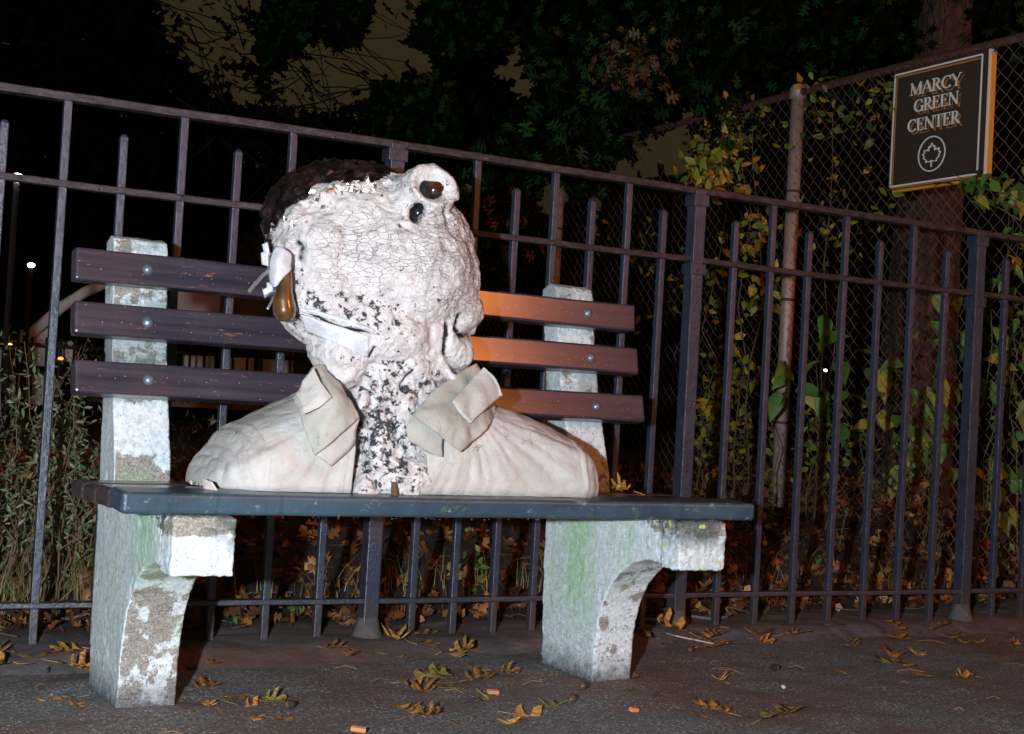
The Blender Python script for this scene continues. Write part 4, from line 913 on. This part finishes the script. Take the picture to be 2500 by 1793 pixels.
for _ in range(420):
    cx, cy = random.choice([(1.6, 3.6), (1.9, 3.75), (2.25, 3.7), (3.2, 3.75), (2.9, 4.0), (1.25, 3.8), (3.7, 3.6)]); G.append(onsoil(cx+random.gauss(0, .10), cy+random.gauss(0, .06)))
blades('grass_tufts', G, .15, M_GRASS, 'dry grass tufts growing along the back of the iron fence', 'grass')
# litter of dead leaves on the soil
N = 9500; X = rng.uniform(-1.2, 6.2, N); Y = 3.36+rng.uniform(0, 1, N)**1.3*3.4; P = np.array([(x, y, hsoil(x, y)+.010+rng.uniform(0, .018)) for x, y in zip(X, Y)])
o = scatter('leaf_litter', P, rng.uniform(.025, .065, N), LV, LF, M_LIT, None, (0, 0, 1), np.clip(rng.normal(.38, .25, N), 0, .96), .5, 1.3); kind(o, 'stuff'); tag(o, 'brown dead oak leaves littering the soil behind the iron fence', 'leaf litter')
tm = MB()
for _ in range(420):
    x, y = random.uniform(-.5, 5), 3.33+random.random()**1.4*1.5; p = onsoil(x, y)+Vector((0, 0, .012)); an = random.uniform(0, 6.28); L = random.uniform(.03, .13)
    tm.tube([p, p+Vector((math.cos(an)*L*.5, math.sin(an)*L*.5, random.uniform(0, .015))), p+Vector((math.cos(an+.2)*L, math.sin(an+.2)*L, random.uniform(-.004, .02)))], random.uniform(.0008, .0022), 4, False)
o = tm.obj('twig_litter', plain('twig', (.17, .11, .07), .9)); kind(o, 'stuff'); tag(o, 'thin dead twigs and straw scattered over the soil behind the fence', 'twigs')
# broad leaved vine shrubs behind the right bays: every large leaf is a part
leaf_me = []
for k in range(5):
    tv, tf = ovate(6, random.uniform(.24, .32), random.uniform(.15, .5), random.uniform(.1, .45)); me = mesh('leaf', tv*np.array([1, 1, 1])+np.array([(math.sin(v[1]*3)*.05, 0, 0) for v in tv]), tf); settint(me, (.1, .35, .5, .7, .95)[k]); me.polygons.foreach_set('use_smooth', [True]*len(me.polygons)); me.materials.append(M_BIGL); leaf_me.append(me)
def broad(label, spots, base, lsz, parts=True):
    b = onsoil(*base); t = thing('broad_leaved_shrub', label, 'shrub', tuple(b), 'broad leaved shrubs behind the right of the fence')
    for (cx, cy, Y, nl, sprd) in spots:
        m = MB()
        tp = Vector(atY(cx*D2, cy*D2, Y)); bb = onsoil(tp.x+random.gauss(0, .08), tp.y+random.uniform(0, .2)) if tp.z < 1.5 else Vector((tp.x+.25, tp.y-.1, tp.z-.15)); ps = stems(m, bb, tp, 9, .003, .06); put(m.obj('stem', M_GSTEM), t)
        for k in range(int(nl*1.7)):
            q = len(ps)-1-random.random()*3.2; i = min(int(q), len(ps)-2); p = ps[i].lerp(ps[i+1], q-i)+Vector((random.gauss(0, sprd), random.gauss(0, sprd*.8), random.gauss(0, sprd)))
            o = bpy.data.objects.new('leaf', random.choice(leaf_me)); COL.objects.link(o); s = lsz*random.uniform(.65, 1.2); o.scale = (s, s, s)
            dirv = Vector((random.gauss(-.2, .7), random.gauss(-.5, .5), random.gauss(-.35, .5))).normalized(); o.rotation_euler = (dirv.to_track_quat('Y', 'Z') @ Matrix.Rotation(random.gauss(0, .6), 4, 'Y').to_quaternion()).to_euler()
            o.location = p; put(o, t)
broad('broad leaved shrub in front of the chain link pole, leaves turning yellow', [(1830, 690, 4.2, 5, .05), (1870, 780, 4.2, 5, .05), (1990, 760, 4.0, 6, .06), (1950, 820, 4.1, 4, .05), (1750, 720, 4.3, 4, .04)], (3.75, 4.2), .125)
broad('dense green broad leaved shrub beside the right fence post', [(2100, 640, 3.9, 6, .06), (2050, 850, 3.9, 6, .06), (2110, 740, 3.9, 6, .05), (2100, 900, 3.8, 6, .06), (2000, 900, 3.9, 6, .06), (2160, 1000, 3.8, 4, .05)], (3.85, 3.85), .115)
broad('dark green shrub at the right edge of the picture', [(2240, 700, 3.6, 7, .05), (2260, 880, 3.6, 8, .06), (2250, 1000, 3.6, 7, .06), (2290, 560, 3.6, 7, .06), (2250, 800, 3.6, 5, .05)], (3.95, 3.62), .10)
broad('leafy branch with a pale leaf hanging over the lower corner of the sign', [(2110, 385, 3.55, 5, .02), (2160, 392, 3.5, 9, .03), (2210, 400, 3.5, 10, .035), (2250, 430, 3.45, 10, .04), (2262, 500, 3.4, 8, .05), (2235, 460, 3.45, 6, .04)], (3.93, 3.45), .075)
# yellow vine on the chain link
M_VINE2 = foliage('bright_vine_leaf', (0, (.10, .13, .015)), (.5, (.36, .33, .03)), (.85, (.55, .36, .03)), (1, (.60, .26, .02)))
def vine(label, regs, n, per, size, Yr, mat=None):
    t = thing('climbing_vine', label, 'vine', (XC-.05, Yr[0], .3), 'vines on the chain link fence'); out = []; m = MB()
    for _ in range(n):
        x0, y0, x1, y1 = random.choice(regs); c = atX(random.uniform(x0, x1)*D2, random.uniform(y0, y1)*D2, XC-random.uniform(-.12, .08)); out.append(c+rng.normal(size=(per, 3))*np.array([.03, .05, .045]))
    P = np.concatenate(out); kind(scatter('foliage', P, rng.uniform(size*.6, size*1.3, len(P)), NVt*np.array([1.9, 1, 1]), NF, mat or M_VINE, t, (-1, 0, .2), None, .35), 'stuff')
    for _ in range(3):
        q = P[rng.integers(len(P))]; stems(m, onsoil(XC+.03, float(q[1])), Vector(q), 9, .004, .08)
    kind(put(m.obj('stem', M_STEM), t), 'stuff')
vine('bright yellow vine clump on the chain link left of the pink pipe pole', [(1545, 290, 1570, 420), (1600, 300, 1640, 420), (1500, 360, 1600, 430), (1620, 480, 1690, 600), (1625, 560, 1690, 760), (1620, 700, 1680, 900), (1560, 850, 1610, 1000)], 62, 9, .055, (5.2,), M_VINE2)
vine('olive vine running along the top rail of the chain link', [(1550, 215, 1700, 250), (1760, 180, 1960, 230), (1560, 260, 1740, 300), (1800, 230, 1960, 300), (1690, 190, 1740, 205)], 22, 8, .045, (4.5,))
vine('dull green vine low on the chain link near the pole base', [(1560, 800, 1640, 1080), (1640, 900, 1700, 1080), (1790, 930, 1900, 1060), (1960, 1000, 2040, 1060)], 46, 10, .045, (5.5,))
vine('sparse dark vine over the far end of the chain link', [(1440, 400, 1520, 780), (1520, 560, 1600, 800), (1300, 480, 1420, 640), (1780, 260, 1960, 420), (1790, 430, 1950, 560)], 34, 8, .040, (7.5,))
# seedlings
def seedling(label, px_, py_, z, hgt, n, leaf=.03):
    p = atZ(px_, py_, z); b = onsoil(p[0], p[1]); t = thing('weed_seedling', label, 'weed', tuple(b), 'small weeds at the foot of the fence'); m = MB(); P = []
    for _ in range(max(1, n//7)):
        tp = b+Vector((random.gauss(0, .03), random.gauss(0, .02), hgt*random.uniform(.6, 1))); ps = stems(m, b, tp, 5, .002, .01)
        for k in range(7): P.append(ps[random.randint(1, 4)]+Vector((random.gauss(0, .012), random.gauss(0, .01), random.gauss(0, .008))))
    put(m.obj('stem', M_GSTEM), t); P = np.array([tuple(q) for q in P]); scatter('foliage', P, rng.uniform(leaf*.6, leaf*1.2, len(P)), NVt*np.array([1.9, 1, 1]), NF, M_BIGL, t, (0, -.5, 1), rng.uniform(.2, .8, len(P)), .4)
for a_ in (('low clover like weed between the pickets right of the left leg', 725, 1510, .03, .055, 28, .022), ('small clover under the bottom rail beside the left leg shadow', 552, 1500, .03, .05, 21, .02), ('upright green seedling behind the pickets under the seat', 1160, 1455, .05, .13, 14, .032),
           ('second clover patch close to the dirt edge', 572, 1535, .02, .02, 14, .018), ('tall green seedling near the right fence post', 2450, 1420, .06, .16, 14, .045), ('small weed with round leaves behind the right pickets', 1995, 1385, .10, .07, 14, .025),
           ('green sprig growing against the chain link base', 2140, 1290, .14, .14, 35, .03), ('leafy weed below the pipe pole', 2005, 1215, .26, .10, 28, .03), ('pale weed patch around the pipe pole foot', 1905, 1225, .27, .05, 28, .02), ('tiny weed left of the left leg', 175, 1455, .05, .08, 14, .02), ('broad weed leaf in the grass at far left', 112, 1400, .08, .10, 14, .045), ('ferny weed at the foot of the big oak', 2290, 1230, .18, .12, 28, .03)):
    seedling(*a_)
# timber edging, log, stick
p0, p1 = atZ(1870, 1302, .165), atZ(2400, 1378, .11)
tag(bevel(MB().tube([p0+np.array([0, 0, .01]), p0*.5+p1*.5+np.array([0, 0, .016]), p1+np.array([0, 0, .012])], .011, 4).obj('timber_edging', plain('pale_timber', (.50, .28, .11), .7, 30, .4)), .002), 'long pale orange timber strip lying on the soil behind the right bays', 'timber strip')
def onpx(x, y, z): return Vector(atZ(x, y, z))
tag(MB().tube([onpx(560, 1445, .06), onpx(640, 1447, .062), onpx(700, 1442, .065), onpx(765, 1445, .06)], [.014, .017, .016, .013], 10).obj('fallen_log', M_DBARK, None, True), 'short grey log lying behind the bottom rail under the seat', 'log')
tag(MB().tube([onpx(115, 1640, .010), onpx(150, 1590, .010), onpx(210, 1540, .012)], [.004, .0035, .002], 6).obj('fallen_stick', plain('dark_stick', (.05, .035, .03), .9)), 'dark stick on the ground left of the left leg', 'stick')
tag(MB().tube([onpx(1690, 1505, .03), onpx(1740, 1512, .032), onpx(1775, 1506, .036), onpx(1783, 1500, .05)], [.004, .004, .0035, .002], 6).obj('grey_twig', plain('grey_twig', (.20, .17, .15), .9)), 'crooked grey twig at the fence foot right of the bench', 'twig')

# ------------------------------------------------------------------ far left: pale hut with ramp rail, dark railing, lamps
M_PALE = plain('pale_wall', (.80, .70, .66), .8, 4, .2); M_BLK = plain('black_rail', (.02, .018, .018), .5)
hut = thing('pale_hut', 'low pale hut wall seen between the bench slats far behind the fence', 'hut', (2.6, 12, .35))
def pbox(name, x0, y0, x1, y1, Y, dp, mat, parent):
    a_ = atY(x0, y0, Y); b_ = atY(x1, y1, Y); return put(MB().box((min(a_[0], b_[0]), Y, min(a_[2], b_[2])), (max(a_[0], b_[0]), Y+dp, max(a_[2], b_[2]))).obj(name, mat), parent)
for x0, y0, x1, y1 in ((432, 700, 535, 775), (452, 860, 520, 925), (560, 870, 618, 925), (640, 872, 700, 925)): pbox('wall_panel', x0, y0, x1, y1, 10.4, .06, M_PALE, hut)
pbox('wall', 250, 905, 760, 1010, 10.9, .4, plain('dim_brown_wall', (.40, .20, .11), .8), hut); pbox('upper_wall', 540, 700, 700, 790, 10.9, .4, plain('olive_wall', (.34, .28, .18), .8), hut)
shed = thing('pale_shed', 'pale low shed with leaning boards at the far left edge behind the shrubs', 'shed', (-.3, 10, .3))
for x0, y0, x1, y1 in ((-60, 850, 45, 895), (55, 805, 82, 890), (88, 800, 112, 895), (150, 835, 176, 885), (-60, 900, 130, 990)): pbox('board', x0, y0, x1, y1, 9.6, .08, M_PALE, shed)
rl = thing('far_railing', 'thin black railing in front of the pale far walls', 'railing', (1.5, 9.2, .3))
for yy in (868, 935): put(MB().tube([atY(-100, yy-35, 9.0), atY(800, yy+12, 9.0)], .014, 6).obj('rail', M_BLK), rl)
for k in range(24): x = -60+k*35; put(MB().tube([atY(x, 820+x*.04, 9.02), atY(x-6, 965+x*.04, 9.02)], .009, 5).obj('baluster', M_BLK), rl)
tag(MB().tube([atY(-20, 905, 9.4), atY(60, 830, 9.4), atY(150, 750, 9.4), atY(205, 715, 9.4), atY(262, 690, 9.4)], .036, 10).obj('ramp_tube', M_PALE, None, True), 'pale curved tube sloping up behind the left pickets', 'tube')
def glow(name, c, s):
    m_ = bpy.data.materials.new(name); m_.use_nodes = True; b_ = m_.node_tree.nodes['Principled BSDF']; b_.inputs['Base Color'].default_value = (0, 0, 0, 1); b_.inputs['Emission Color'].default_value = (*c, 1); b_.inputs['Emission Strength'].default_value = s; return m_
def lamp_or_glint(label, x, y, Y, r, c, s):
    bm = bmesh.new(); bmesh.ops.create_icosphere(bm, subdivisions=2, radius=1); v = [Vector((q.co.x*r*1.5, q.co.y*r, q.co.z*r))+Vector(atY(x, y, Y)) for q in bm.verts]; f = [tuple(q.index for q in g_.verts) for g_ in bm.faces]; bm.free()
    t = thing('distant_lamp_or_glint', label, 'lamp', tuple(atY(x, y, Y))); put(link('lamp_glass_or_glint', mesh('l', v, f), glow('lamp_or_glint_glow', c, s), None, True), t)
    q = Vector(atY(x, y, Y)); put(MB().tube([(q.x, q.y+r, .2), (q.x, q.y+r, q.z)], .02, 6).obj('lamp_pole', M_BLK), t)
lamp_or_glint('small white lamp shining through the black trees at left', 76, 648, 9.2, .016, (1, 1, .85), 9); lamp_or_glint('tiny white lamp low behind the chain link right of the pole', 2015, 905, 9.0, .013, (1, 1, .9), 7)
lamp_or_glint('orange lamp glowing behind the shrubs at the far left', 24, 842, 8.9, .009, (1, .45, .08), 6); lamp_or_glint('faint orange lamp beside the left bench slats', 148, 876, 8.9, .012, (1, .42, .10), 1.6)
lamp_or_glint('bright white glow spot added as a drop glint at the middle rail, far left', 43, 435, 9.0, .03, (1, .97, .9), 12)  # added glowing ball that imitates a water drop glint, no lamp

# ------------------------------------------------------------------ fallen leaves on the asphalt, each one a thing
fl_me = []
for k in range(7):
    r_ = random.Random(k+40); v = OV.copy(); x, y = v[:, 0].copy(), v[:, 1].copy(); cu = r_.uniform(.6, 2.2); tw_ = r_.uniform(-.6, .6)
    x *= r_.uniform(.8, 1.15); v[:, 0] = x*np.cos(np.abs(x)*cu*.6); v[:, 2] = .02+np.abs(x)**1.3*cu*.55+(y-.5)**2*r_.uniform(.0, .5)+x*tw_*y*.5+np.array([mn.noise(Vector((a_*4, b_*4, k*7)))*.07 for a_, b_ in zip(x, y)])
    v[:, 1] = y+.12*np.sin(y*4+k); v[:, 2] -= v[:, 2].min()
    m = MB().add(v, OF); m.tube([(0, 0, v[0, 2]), (.02*k-.05, -.18, .03), (.05*k-.15, -.42, .012)], [.016, .012, .009], 4)
    me = mesh('fallen_leaf', m.v, m.f); settint(me, r_.random()); me.polygons.foreach_set('use_smooth', [True]*len(me.polygons)); me.materials.append(None); fl_me.append(me)
M_FL = []
for nm, c0, c1 in (('golden_leaf', (.30, .14, .035), (.85, .46, .12)), ('brown_leaf', (.17, .08, .03), (.52, .27, .09)), ('olive_leaf', (.12, .095, .028), (.38, .31, .09))):
    a = NT(nm); g_ = a.noise(3.2, 5, .7); a.col(a.ramp(g_, (.3, c0), (.7, c1))).rough(.42).bump(a.noise(9, 4), .4, .05); m_ = a.n('Geometry') if False else None; M_FL.append(a.m)
def shade_leaf(me, mat): c = me.copy(); c.materials.clear(); c.materials.append(mat); m_ = c; return m_
FM = [[shade_leaf(me, m_) for me in fl_me] for m_ in M_FL]
specific = {(182,1707): 'curled golden oak leaf in front of the left leg, nearest the corner', (201,1740): 'limp brown oak leaf just below the golden one by the left leg', (148,1622): 'large golden oak leaf piled left of the left leg', (200,1586): 'tan oak leaf touching the left leg base',
            (1081,1600): 'big spread golden oak leaf between the two legs', (955,1604): 'yellow green oak leaf lying flat between the legs', (1015,1745): 'upright curled golden leaf at bottom centre', (580,1722): 'forked golden leaf with long stem right of the left leg shadow',
            (1255,1745): 'upright golden leaf at the bottom, left of the right leg', (1600,1686): 'folded brown leaf just right of the right leg', (1698,1566): 'large golden leaf cluster piece at the foot of the fence post', (2240,1592): 'pointed golden leaf standing up at right'}
spots = [(182,1707,0,.085),(201,1740,1,.07),(148,1622,0,.10),(200,1586,0,.08),(132,1600,1,.09),(12,1592,1,.08),(31,1626,0,.09),(534,1614,1,.05),(528,1733,0,.06),(580,1722,0,.085),(626,1712,1,.07),(481,1682,1,.06),
 (1004,1552,0,.08),(988,1569,0,.09),(1020,1562,1,.08),(1081,1600,0,.105),(1110,1592,0,.06),(955,1604,2,.10),(828,1581,1,.07),(1010,1660,2,.09),(980,1675,1,.09),(1042,1655,2,.08),(1171,1648,2,.10),(1200,1640,1,.08),(1118,1666,2,.08),(1145,1662,1,.07),
 (1015,1745,0,.085),(1000,1752,1,.07),(620,1765,0,.05),(1232,1760,0,.08),(628,1703,2,.07),(1173,1710,2,.08),(1255,1745,0,.085),(1698,1566,0,.12),(1680,1550,0,.11),(1720,1560,0,.10),(1740,1575,1,.10),(1665,1575,1,.09),(1705,1585,0,.10),(1730,1545,1,.08),
 (1860,1607,1,.08),(1767,1667,0,.055),(1600,1686,1,.075),(1507,1686,2,.05),(1707,1728,2,.08),(1690,1740,1,.07),(1775,1742,0,.08),(1865,1758,2,.10),(1571,1658,1,.06),(1379,1715,2,.08),(1328,1650,1,.06),(1840,1562,0,.07),(1917,1551,0,.08),(1859,1553,1,.08),(2204,1540,1,.08),(2240,1592,0,.07),(2232,1600,2,.08),
 (2198,1626,2,.11),(2180,1612,1,.09),(2220,1632,1,.08),(2275,1652,0,.055),(2310,1648,2,.07),(2383,1656,0,.055),(2328,1563,2,.08),(2402,1575,1,.06),(2473,1575,0,.05),(2031,1526,1,.05),(2071,1575,1,.05),(2150,1552,1,.09),(2100,1565,2,.07),(2260,1545,1,.09),(2350,1575,1,.06),(2440,1572,2,.06),(2490,1545,1,.06),
 (1500,1640,1,.04),(1640,1640,1,.05),(60,1500,1,.07),(1755,1535,1,.08),(1960,1545,1,.06),(1600,1560,2,.06),(2060,1640,1,.045),(860,1590,1,.04),(670,1755,1,.05)]
ORD = 'first second third fourth fifth sixth seventh eighth ninth tenth eleventh twelfth thirteenth fourteenth fifteenth sixteenth'.split()
def zone(x): return 0 if x < 260 else 1 if x < 1440 else 2 if x < 1950 else 3
ZN = ('left of the left bench leg', 'on the asphalt between the legs', 'right of the right bench leg', 'on the ground at far right')
CN = ('golden', 'dull brown', 'olive')
def leaf_label(x, y, c_):
    if (x, y) in specific: return specific[(x, y)]
    same = sorted(q[0]+q[1]*1e-4 for q in spots if q[2] == c_ and zone(q[0]) == zone(x) and (q[0], q[1]) not in specific)
    return ORD[same.index(x+y*1e-4)]+' '+CN[c_]+' curled oak leaf from the left, '+ZN[zone(x)]
for k, (x, y, c_, s) in enumerate(spots):
    p = atZ(x, y, .006); z = max(.0, fbm((p[0], p[1], 0), 1.3)*.006+.004) if p[1] < 3.0 else hsoil(p[0], p[1])+.004
    p = atZ(x, y, z); o = bpy.data.objects.new('fallen_leaf', FM[c_][k % 7]); COL.objects.link(o); o.location = (p[0], p[1], z); o.scale = (s, s, s*random.uniform(.35, .95)); o.rotation_euler = (random.gauss(0, .16), random.gauss(0, .16), random.uniform(0, 6.28))
    tag(o, leaf_label(x, y, c_), 'fallen leaf', 'fallen oak leaves on the ground')
for x, y, Y, s, zr in ((1545, 1207, 2.70, .075, .6), (1515, 1200, 2.74, .05, 2.0)):
    p = atY(x, y, Y); o = bpy.data.objects.new('seat_leaf', FM[0][2 if s > .06 else 4]); COL.objects.link(o); o.location = (p[0], p[1], .439); o.scale = (s, s, s*1.2); o.rotation_euler = (.15, .1, zr)
    tag(o, 'pale yellow oak leaf lying on the seat right of the bust' if s > .06 else 'thin curled leaf on the seat beside the right upright', 'fallen leaf')
# small debris
M_OR = plain('orange_chip', (.62, .27, .12), .7)
for x, y, w, lab in ((1211, 1690, .020, 'bright orange chip left of the right leg'), (885, 1782, .022, 'pale orange wood chip at the bottom edge'), (1553, 1733, .016, 'dull pink chip in front of the right leg')):
    p = atZ(x, y, .008); o = MB().box((-w, -.005, -.004), (w*.3, .006, .004)).obj('wood_chip', M_OR); o.location = tuple(p); o.rotation_euler = (.2, .1, random.uniform(-.5, .3)); bevel(o, .001); tag(o, lab, 'chip')
M_AC = plain('acorn', (.14, .075, .035), .4, 50, .3)
for x, y, lab in ((1894, 1630, 'brown acorn on the asphalt at right'), (1685, 1586, 'brown acorn beside the golden leaf pile'), (1423, 1675, 'acorn against the foot of the right leg'), (762, 1585, 'dusty acorn in the dirt between the legs'), (705, 1720, 'acorn on the asphalt below the seat, left half'), (1396, 1706, 'small acorn below the right leg')):
    p = atZ(x, y, .012); t = thing('acorn', lab, 'acorn', tuple(p), 'acorns on the ground'); m = MB(); m.tube([(-.010, 0, 0), (-.006, 0, 0), (0, 0, 0), (.006, 0, 0), (.011, 0, 0)], [.001, .0065, .0085, .0065, .001], 10)
    o = m.obj('nut', M_AC, t, True); o.rotation_euler = (0, .2, random.uniform(0, 6)); o2 = MB().tube([(-.013, 0, 0), (-.009, 0, 0), (-.003, 0, 0)], [.002, .0075, .0092], 10).obj('acorn_cap', M_DBARK, t, True); o2.rotation_euler = o.rotation_euler
p = atZ(1911, 1676, .006); o = MB().tube([(-.012, 0, 0), (.012, 0, 0)], .0042, 10).obj('cigarette_butt', plain('filter', (.60, .52, .45), .8), None, True); o.location = tuple(p); o.rotation_euler = (0, 0, 1.1); tag(o, 'short cigarette butt on the asphalt at lower right', 'cigarette butt')
tag(MB().tube([onpx(1606, 1541, .02), onpx(1650, 1553, .03), onpx(1742, 1572, .025)], .0016, 5).obj('straw', plain('white_straw', (.7, .65, .62), .5)), 'thin white straw stuck through the leaf pile at the post', 'straw')
st = MB()
for _ in range(60):
    x, y = random.uniform(.3, 4.2), random.uniform(2.1, 3.2); an = random.uniform(0, 6.28); L = random.uniform(.02, .08); z = .004 if y < 2.95 else hsoil(x, y)+.003
    st.tube([(x, y, z), (x+math.cos(an)*L*.5, y+math.sin(an)*L*.5, z+.006), (x+math.cos(an+.08)*L, y+math.sin(an+.08)*L, z)], random.uniform(.0006, .0013), 3, False)
o = st.obj('pine_straw', plain('straw_brown', (.28, .16, .08), .8)); kind(o, 'stuff'); tag(o, 'loose leaf stems and straw scattered on the asphalt', 'straw')
